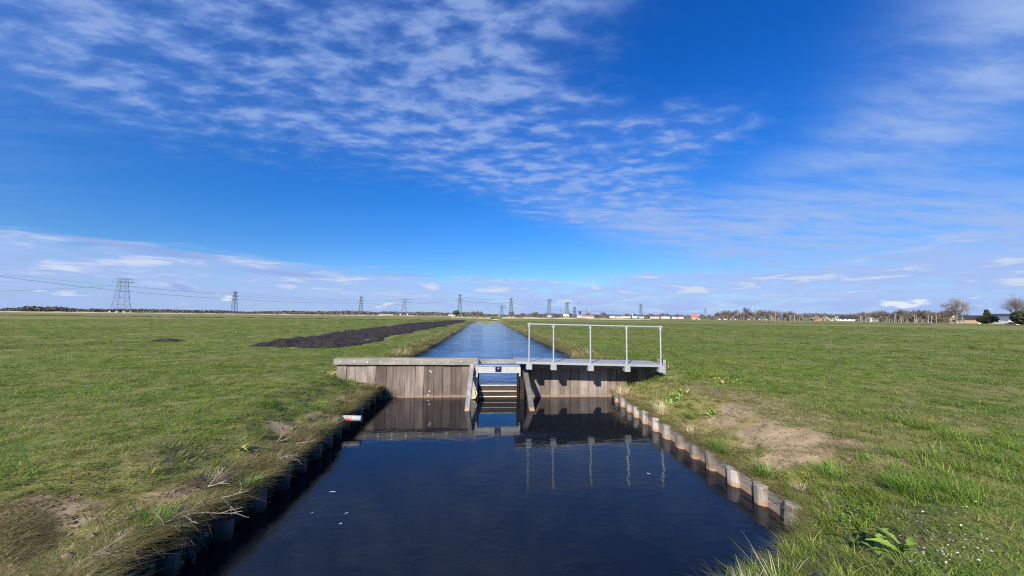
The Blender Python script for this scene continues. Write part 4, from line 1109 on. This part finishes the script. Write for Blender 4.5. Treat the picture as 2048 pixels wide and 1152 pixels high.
wire('darkest power line falling across the widest pylon from upper left', [(-420, 490, 380), (468, 598, 724), (721, 606, 900), (919, 600, 793), (1022, 605, 950)], .26, [9, 3, 6, 4])
wire('fainter power line above, running down to the slender left pylon', [(-420, 520, 420), (60, 553, 560), (468, 587, 724), (721, 599.5, 900), (919, 594, 793), (1022, 599, 950)], .14, [3, 4, 2, 3, 3])
wire('level power line reaching the widest pylon from the left edge', [(-420, 586, 420), (225, 571, 493)], .24, [4])
wire('thin power line from the widest pylon toward the splayed pylon', [(258, 572, 493), (795, 601, 904)], .15, [8])
wire('pair of thin lines dipping right of the channel toward the white buildings', [(1022, 605, 950), (1134, 622, 1000), (1282, 618, 1120)], .20, [4, 4])
wire('thin line between the tee pylons and the faintest pylon', [(1134, 606, 1040), (1282, 615, 1120), (1411, 620, 1500)], .16, [6, 6])

# ------------------------------------------------------------------ trees
def tree_meshes(H, spread, levels, seed, thick=1.0, fork=3, twig='twigs'):
    """tapered trunk with limbs (trunk) and the finer branching (crown)"""
    r = random.Random(seed); tr = MB(); cr_ = MB()
    def grow(p, d, L, r0_, lev):
        n = 3; pts = [p]; dv = d
        for i in range(n):
            dv = (dv + Vector((r.gauss(0, .10), r.gauss(0, .10), r.gauss(.03, .06)))).normalized(); pts.append(pts[-1] + dv * (L / n))
        (tr if lev <= 1 else cr_).tube(pts, [r0_ * (1 - .42 * i / n) for i in range(n + 1)], 6 if lev <= 1 else 3, False)
        if lev >= levels: return
        k = fork + (1 if r.random() < .4 else 0) + (2 if lev == 0 else 0)
        for i in range(k):
            a = 2 * math.pi * (i + r.uniform(-.3, .3)) / k; o1 = dv.orthogonal().normalized(); o2 = dv.cross(o1)
            sp = spread * r.uniform(.55, 1.2) * (1.15 if lev == 0 else 1.0)
            nd = (dv + (o1 * math.cos(a) + o2 * math.sin(a)) * sp + Vector((0, 0, .10))).normalized()
            st = pts[-1] if (lev and i < 2) or lev == 0 else pts[r.choice((1, 2, 3))]
            if lev == 0 and i > 2: st = pts[2]
            grow(st, nd, L * r.uniform(.62, .86), r0_ * (.55 if lev else .5), lev + 1)
    grow(Vector((0, 0, -.1)), Vector((0, 0, 1)), H * .20, H * .026 * thick, 0)
    hmax = max(v[2] for v in cr_.v); k = H / hmax
    for b in (tr, cr_): b.v = [(x * k, y * k, z * k) for x, y, z in b.v]
    return tr.mesh('trunk', M['bark'], True), cr_.mesh('crown', M[twig])


def put_tree(meshes, label, x, y, s=1.0, rz=0.0, group=None, sx_=1.0):
    z = .62; root = thing('bare_tree', label, 'tree', (x, y, z), group, rz); root.scale = (s * sx_, s * sx_, s)
    link('trunk', meshes[0], root); link('crown', meshes[1], root); return root


def foliage(b, cx, cy, cz, ax, ay, az_, n, size, r, lump=.35):
    ls = [(r.gauss(0, .5), r.gauss(0, .5), r.gauss(0, .5)) for _ in range(9)]
    for i in range(n):
        while True:
            p = Vector((r.uniform(-1, 1), r.uniform(-1, 1), r.uniform(-1, 1)))
            k = 1 - lump + lump * max(0, max(p.normalized().dot(Vector(q).normalized()) for q in ls))
            if .35 < p.length < k: break
        c_ = Vector((cx + p.x * ax, cy + p.y * ay, cz + p.z * az_)); s_ = size * r.uniform(.5, 1.3)
        u_ = Vector((r.gauss(0, 1), r.gauss(0, 1), r.gauss(0, 1))).normalized(); v_ = u_.orthogonal().normalized(); w_ = u_.cross(v_)
        b.add([c_ - v_ * s_, c_ + w_ * s_ * .6, c_ + v_ * s_, c_ - w_ * s_ * .6], [(0, 1, 2, 3)])


def bush(name, label, px, D, H, Wd, material, seed, group=None, n=700, size=.035, trunk=.12):
    x, y = sight(px, D); r = random.Random(seed); root = thing(name, label, 'tree' if 'tree' in name else 'bush', (x, y, .62), group)
    b = MB(); foliage(b, 0, 0, H * .53, Wd / 2, Wd / 2 * .8, H * .5, n, H * size * 1.6, r); b.build('crown', material, root)
    t_ = MB().tube([(0, 0, -.2), (0, 0, H * .35), (H * .02, 0, H * .7)], [H * .03, H * .022, H * .008], 6)
    for k in range(4): a = k * 1.6; t_.tube([(0, 0, H * .2), (math.cos(a) * Wd * .25, math.sin(a) * Wd * .25, H * .55)], [H * .014, H * .006], 4)
    t_.build('trunk', M['bark'], root); return root


x, y = sight(1911, 232); put_tree(tree_meshes(17.2, .62, 7, 5, 1.1, 3, 'greytwigs'), 'largest bare round-crowned tree standing above the farm hedge on the right', x, y, 1.0, .4, sx_=.92)
x, y = sight(2032, 205); put_tree(tree_meshes(18.0, .62, 7, 17, 1.0, 3, 'greytwigs'), 'bare grey tree rising behind the dark evergreen at the right edge', x, y, 1.0, 1.7, sx_=1.05)
bush('evergreen_bush', 'big dark evergreen bush cut by the right edge of the picture', 2044, 175, 6.8, 9.0, M['evergreen'], 1, n=2600)
bush('evergreen_bush', 'broad dark green bush between the barn roofs on the right', 1975, 222, 5.6, 11.0, M['evergreen'], 2, n=2600)
bush('evergreen_tree', 'dark conifer poking above the green bush by the barns', 1975, 240, 9.6, 4.0, M['evergreen'], 3, n=900)
bush('shrub', 'tangled brown shrub left of the largest bare tree', 1872, 240, 6.6, 11, M['brush'], 4, n=1600)
bush('shrub', 'low brown shrub under the largest bare tree', 1905, 236, 4.2, 15, M['brush'], 5, n=1600)
bush('shrub', 'round reddish-brown thicket behind the pale posts', 1812, 290, 8.5, 13, M['brush'], 6, n=1600)
bush('evergreen_tree', 'pointed dark tree far behind the low ditch bank, left of the channel', 912, 700, 12, 14, M['evergreen'], 7, n=500, size=.05)
kinds = [tree_meshes(8.0, .55, 5, 40 + k, 1.5, 3) for k in range(5)]
def hedge_label(px):
    for lim, t_ in ((1500, 'between the faintest pylon and the white masts'), (1525, 'around the two white masts'), (1605, 'between the white masts and the grey-roofed bungalow'), (1712, 'behind the bungalows with the tan gables'),
                    (1800, 'between the black-roofed bungalow and the reddish thicket'), (1880, 'between the reddish thicket and the largest bare tree')):
        if px < lim: return 'bare brown hedgerow tree ' + t_
    return 'bare brown hedgerow tree at or beyond the largest bare tree'
ORD = ['first', 'second', 'third', 'fourth', 'fifth', 'sixth', 'seventh', 'eighth', 'ninth', 'tenth', 'eleventh', 'twelfth', 'thirteenth', 'fourteenth', 'fifteenth', 'sixteenth', 'seventeenth', 'eighteenth']
G1 = 'bare hedgerow trees along the right horizon'
for i in range(118):
    px = 1432 + i * 4.05 + rng.uniform(-3, 3); D = (360 - 110 * (px - 1432) / 480) * rng.uniform(.95, 1.25); x, y = sight(px, D)
    hgt = rng.uniform(6.0, 10.5) * (1.15 if rng.random() < .15 else 1)
    if 1600 < px < 1715: D *= 1.45; x, y = sight(px, D); hgt = rng.uniform(8, 11)
    put_tree(kinds[i % 5], hedge_label(px), x, y, hgt / 8, rng.uniform(0, 6.28), G1, rng.uniform(.85, 1.25))
G2 = 'small bare trees about the distant white buildings'
for i, px in enumerate((1208, 1212, 1301, 1306, 1334, 1338, 1350, 1355, 1385, 1388, 1176, 1190, 1136, 1142, 1362, 1404, 1419, 1426, 1255, 1270, 1322, 1326)):
    D = rng.uniform(620, 760); x, y = sight(px, D); put_tree(kinds[i % 5], ('bare tree around the mill stump and the tee-headed pylons' if px < 1220 else 'bare tree over the left white sheds of the far village' if px < 1290 else 'bare tree over the right white sheds of the far village' if px < 1370 else 'bare tree beside the house with the red double roof'), x, y, rng.uniform(7, 12) / 8, rng.uniform(0, 6.28), G2, rng.uniform(1.0, 1.35))
x, y = sight(1492, 420); put_tree(kinds[2], 'tall narrow bare poplar left of the white masts', x, y, 1.95, 1.0, None, .75)
for i, (px, hgt, lb) in enumerate(((1023, 11, 'round tree at the foot of the pylon beside the far channel end'), (1045, 8, 'small lone tree between two far pylons'), (1072, 10, 'broad dark tree left of the tee-headed pylons'), (1067, 9, 'pale round tree next to the broad dark tree'))):
    bush('field_tree', lb, px, 720, hgt, hgt * 1.1, M['brush'], 60 + i, n=420, size=.05)
G3 = 'poplars in the clump left of the channel'
for i in range(9):
    x, y = sight(945 + i * 2.4, 780 + rng.uniform(-20, 20)); put_tree(kinds[i % 5], 'bare poplar in the clump left of the far channel', x, y, rng.uniform(9, 14) / 8, rng.uniform(0, 6), G3, .8)


def wood_mass(name, label, px0, px1, D, h, n, seed):
    b = MB(); r = random.Random(seed); steps = 160; prof = [h * (.55 + .9 * float(fbm(np.array([i * .11]), np.array([seed * 1.7]), seed, 4)[0]) - .1) * min(1, .35 + 4 * min(i, steps - i) / steps) for i in range(steps + 1)]
    for i in range(n):
        t_ = r.random(); px = px0 + (px1 - px0) * t_; x, y = sight(px, D * r.uniform(.98, 1.06)); z = .5 + prof[int(t_ * steps)] * r.random() ** .75 * r.uniform(.8, 1.05); s_ = D * .0017 * r.uniform(.6, 1.6)
        u_ = Vector((r.gauss(0, 1), r.gauss(0, 1), r.gauss(0, .6))).normalized(); v_ = u_.orthogonal().normalized(); w_ = u_.cross(v_); c_ = Vector((x, y, z))
        b.add([c_ - v_ * s_, c_ + w_ * s_ * .7, c_ + v_ * s_, c_ - w_ * s_ * .7], [(0, 1, 2, 3)])
    tag(b.build(name, M['woods']), label, 'wood', kind='stuff')


wood_mass('woods', 'low brown winter wood on the far left horizon', 22, 150, 900, 13, 5200, 1)
wood_mass('woods', 'thinner continuation of the brown wood toward the widest pylon', -70, 520, 1250, 12, 6500, 2)
wood_mass('woods', 'hazy line of distant trees between the left pylons and the channel', 480, 1010, 1400, 14, 6500, 3)
wood_mass('woods', 'hazy line of distant trees behind the white village buildings', 1000, 1460, 1150, 11, 5200, 4)
wood_mass('woods', 'brown belt of scrub behind the right hedgerow', 1420, 2110, 430, 8.5, 12000, 5)

# ------------------------------------------------------------------ buildings on the horizon
def house(name, label, cat_, px, D, Wd, Dp, eave, ridge_h, wall, roof, axis='x', rz=None, win=2, group=None, extra=None):
    """gabled house: walls, roof slabs, windows; axis = direction of the ridge"""
    x, y = sight(px, D); a0 = math.atan2(x, y); root = thing(name, label, cat_, (x, y, .60), group, -a0 if rz is None else rz)
    if axis == 'x':
        MB().prism([(-Dp / 2, -.3), (Dp / 2, -.3), (Dp / 2, eave), (0, ridge_h), (-Dp / 2, eave)], 'x', -Wd / 2, Wd / 2).build('wall', wall, root)
    else:
        MB().prism([(-Wd / 2, -.3), (Wd / 2, -.3), (Wd / 2, eave), (0, ridge_h), (-Wd / 2, eave)], 'y', -Dp / 2, Dp / 2).build('wall', wall, root)
    for s_ in (-1, 1):
        if axis == 'x':
            p = [(s_ * (Dp / 2 + .35), eave - .2), (0, ridge_h + .03), (0, ridge_h + .28), (s_ * (Dp / 2 + .35), eave + .06)]
            MB().prism(p if s_ < 0 else p[::-1], 'x', -Wd / 2 - .3, Wd / 2 + .3).build('roof_slope', roof, root)
        else:
            p = [(s_ * (Wd / 2 + .35), eave - .2), (0, ridge_h + .03), (0, ridge_h + .28), (s_ * (Wd / 2 + .35), eave + .06)]
            MB().prism(p if s_ < 0 else p[::-1], 'y', -Dp / 2 - .3, Dp / 2 + .3).build('roof_slope', roof, root)
    for k in range(win):
        wx = -Wd / 2 + Wd * (k + .5) / win; hh = min(1.3, eave * .45); wf = MB().box(wx - .75, wx + .75, -Dp / 2 - .06, -Dp / 2 + .05, eave * .35, eave * .35 + hh).build('window', M['hwhite'], root)
        MB().box(wx - .62, wx + .62, -Dp / 2 - .09, -Dp / 2 - .065, eave * .35 + .12, eave * .35 + hh - .12).build('pane', M['glass'], wf)
    return root


house('house', 'grey-roofed bungalow left of the two tan gables', 'house', 1615, 440, 10, 8, 2.4, 4.4, M['hgrey'], M['hgrey'])
for px, lb in ((1634, 'left of the twin tan brick gables with white trim'), (1650, 'right of the twin tan brick gables with white trim')):
    h_ = house('house', lb, 'house', px, 430, 8.2, 9, 2.6, 5.4, M['hbrick'], M['hwhite'], 'y', win=2)
house('house_wing', 'low white wing joining the tan gables to the dark-roofed house', 'house', 1663, 432, 7.0, 6, 2.3, 3.2, M['hwhite'], M['hwhite'])
h_ = house('house', 'white bungalow with black roof and a round gable window', 'house', 1690, 425, 17, 9, 2.5, 5.6, M['hwhite'], M['hdark'], win=4)
gb = MB().prism([(-8.9, -.3), (-5.0, -.3), (-5.0, 3.6), (-6.0, 5.2), (-7.9, 5.2), (-8.9, 3.6)], 'y', -5.4, -4.75).build('gable', M['hwhite'], h_)
MB().prism([(-6.95 + .6 * math.cos(k * .7854), 3.7 + .6 * math.sin(k * .7854)) for k in range(8)], 'y', -5.5, -5.42).build('round_window', M['glass'], gb)
house('house', 'house with bright red double roof behind the white sheds', 'house', 1389, 640, 11, 10, 3.0, 7.6, M['hbrick'], M['hred'])
WB = [(1225, 11), (1237, 8), (1251, 19), (1270, 9), (1283, 9), (1309, 17), (1331, 16), (1350, 12), (1362, 9)]
for i, (px, wd) in enumerate(WB):
    house('shed', ORD[i] + ' low white shed from the left in the far village row', 'shed', px, 690, wd * .93, 9, 2.6 + (i % 3) * .3, 3.5 + (i % 3) * .4, M['hwhite'], (M['hwhite'], M['hgrey'], M['hredbrown'])[i % 3] if i not in (0, 3) else M['hwhite'], win=2, group='low white sheds of the far village')
house('house', 'small white house beside the tee-headed pylon', 'house', 1099, 690, 6, 6, 2.6, 4.6, M['hwhite'], M['hgrey'])
house('house', 'white house under the second tee-headed pylon', 'house', 1132, 690, 10, 8, 2.8, 5.6, M['hgrey'], M['hwhite'])
house('house', 'white farmhouse at the foot of the dark mill stump', 'house', 1159, 690, 9, 8, 3.0, 5.4, M['hwhite'], M['hgrey'])
house('barn', 'long red-brown roofed barn right of the mill stump', 'barn', 1176, 690, 20, 10, 2.3, 5.0, M['hwhite'], M['hredbrown'])
house('cottage', 'small white cottage beside the pointed dark tree', 'house', 904, 700, 13, 8, 2.2, 4.0, M['hwhite'], M['hgrey'])
house('greenhouse', 'long low white greenhouse on the horizon behind the splayed pylon', 'greenhouse', 772, 1000, 36, 12, 2.4, 3.2, M['hwhite'], M['hgrey'])
house('barn', 'long dark-roofed barn between the largest tree and the green bush', 'barn', 1944, 250, 15, 12, 2.6, 5.2, M['hbrick'], M['hdark'])
house('barn', 'blue slate barn at the right edge behind the cream gable', 'barn', 2008, 230, 9.5, 12, 2.6, 4.4, M['hgrey'], M['hblue'], win=2)
house('barn', 'dark upper barn roof behind the blue slate barn', 'barn', 2004, 262, 9, 12, 4.4, 6.8, M['hbrick'], M['hdark'])
house('house', 'cream gable end half hidden by the evergreen at the right edge', 'house', 2026, 185, 3.6, 7, 1.6, 3.2, M['hcream'], M['hdark'], 'y', win=1)
house('house', 'tiny cream gable showing in the shrubs below the largest tree', 'house', 1908, 246, 3.6, 6, 3.2, 5.0, M['hcream'], M['hwhite'], 'y', win=1)
house('house', 'white roof glimpsed between hedgerow trees right of the bungalows', 'house', 1745, 330, 6, 6, 3.0, 4.4, M['hwhite'], M['hwhite'])

# mill stump, masts, posts, bales, birds
x, y = sight(1160, 700); t_ = thing('mill_stump', 'dark mill stump standing over the village roofs', 'mill', (x, y, .6))
MB().tube([(0, 0, 0), (0, 0, 7.5), (0, 0, 10.5)], [3.2, 2.4, 2.3], 8).build('tower', M['hdark'], t_); MB().tube([(0, 0, 10.5), (0, 0, 12.0), (0, 0, 12.6)], [2.6, 2.2, .6], 8).build('cap', M['hdark'], t_)
for px, top, D, rad, mt_, lb in ((1180, 617, 800, .55, 'hwhite', 'white mast right of the mill stump'), (1265, 626, 760, .5, 'hwhite', 'short white mast over the white sheds'), (1506, 612, 520, .16, 'hwhite', 'taller left one of two white masts above the hedgerow'),
                                 (1517, 610, 520, .15, 'hwhite', 'right one of two white masts above the hedgerow'), (1121, 616, 900, .45, 'pylon', 'dark pole left of the second tee-headed pylon'), (1127, 620, 900, .4, 'pylon', 'shorter dark pole hard by the second tee-headed pylon'),
                                 (1173, 617, 900, .4, 'pylon', 'thin dark pole left of the white mast'), (1256, 622, 900, .4, 'pylon', 'thin dark pole over the leftmost white shed'), (1266, 619, 900, .4, 'pylon', 'thin dark pole behind the short white mast')):
    x, y = sight(px, D); hy = 631.9 + (px - 1024) * .011; h_ = (hy - top) / 740 * D + 1.6
    b = MB().tube([(0, 0, -.2), (0, 0, h_ * .92), (0, 0, h_)], [rad, rad * .7, rad * .4], 6)
    o = b.build('mast', M[mt_], loc=(x, y, .6)); tag(o, lb, 'mast')
x, y = 0, 0
for i, px in enumerate((1530, 1540, 1544, 1551, 1564, 1589, 1606, 1721, 1732, 1738, 1789, 1792, 1829, 1833, 1857, 1863, 1873, 1925)):
    D = 262 - i * 3; x, y = sight(px, D); o = MB().tube([(0, 0, -.2), (0, 0, rng.uniform(4.2, 5.6))], .10, 6).build('pale_post', M['pole'], loc=(x, y, .6)); tag(o, ORD[i] + ' pale post from the left before the right hedgerow', 'post', 'pale posts along the right field edge')


def lump(name, label, cat_, px, D, L, h, material, group=None):
    x, y = sight(px, D); b = MB(); vs = []; n = 8
    for i, (k, z) in enumerate(((.85, -.05), (1.0, .35), (.8, .8), (.3, 1.0))):
        for q in range(n): a = 2 * math.pi * q / n; vs.append((L / 2 * k * math.cos(a), h * .7 * k * math.sin(a), h * z))
    b.add(vs, [(i * n + q, i * n + (q + 1) % n, (i + 1) * n + (q + 1) % n, (i + 1) * n + q) for i in range(3) for q in range(n)] + [tuple(3 * n + q for q in range(n))])
    o = b.build(name, material, loc=(x, y, .62), smooth=True); o.rotation_euler = (0, 0, -math.atan2(x, y)); tag(o, label, cat_, group)


lump('white_bale', 'small white bale in the grass before the barns at far right', 'bale', 1958, 205, 1.2, .6, M['hwhite'])
lump('white_bale', 'flat white bale by the cream gable at the right edge', 'bale', 2013, 185, 2.2, .6, M['hcream'])
for i, px in enumerate((1388, 1398, 1439, 1450, 1462, 1471, 1497, 1519, 1527, 1533)):
    lump('white_bale', ORD[i] + ' white wrapped bale from the left in the row below the hedgerow', 'bale', px, 420, rng.uniform(1.6, 3.4), 1.1, M['hwhite'], 'white bales along the far field edge')

for (px, py, sp, lb) in ((1070, 606, 1.0, 'dark bird gliding left of the tee-headed pylons'), (1157, 607, 1.0, 'dark bird flying right of the second tee-headed pylon'), (1101, 605.5, 1.1, 'dark bird crossing in front of the tallest tee-headed pylon')):
    D = 185; d = fw + rt * (px - PW / 2) / F + up * (PH / 2 - py) / F; q = CAM + d * D
    t_ = thing('bird', lb, 'bird', tuple(q))
    MB().tube([(-.32, 0, 0), (-.15, 0, .02), (.08, 0, .03), (.24, 0, .05), (.34, 0, .05)], [.03, .09, .10, .06, .012], 7).build('body', M['bird'], t_, True)
    for s_ in (-1, 1):
        vs = [(-.12, 0, .04), (.12, 0, .04), (.10, s_ * .28, .20), (-.12, s_ * .28, .20), (-.02, s_ * .60, .26), (-.12, s_ * .58, .26)]; vs = vs + [(a, b_, c_ - .02) for a, b_, c_ in vs]
        MB().add(vs, [(0, 1, 2, 3), (3, 2, 4, 5), (6, 9, 8, 7), (9, 11, 10, 8), (0, 3, 9, 6), (3, 5, 11, 9), (1, 7, 8, 2), (2, 8, 10, 4), (4, 10, 11, 5)]).build('wing', M['bird'], t_)
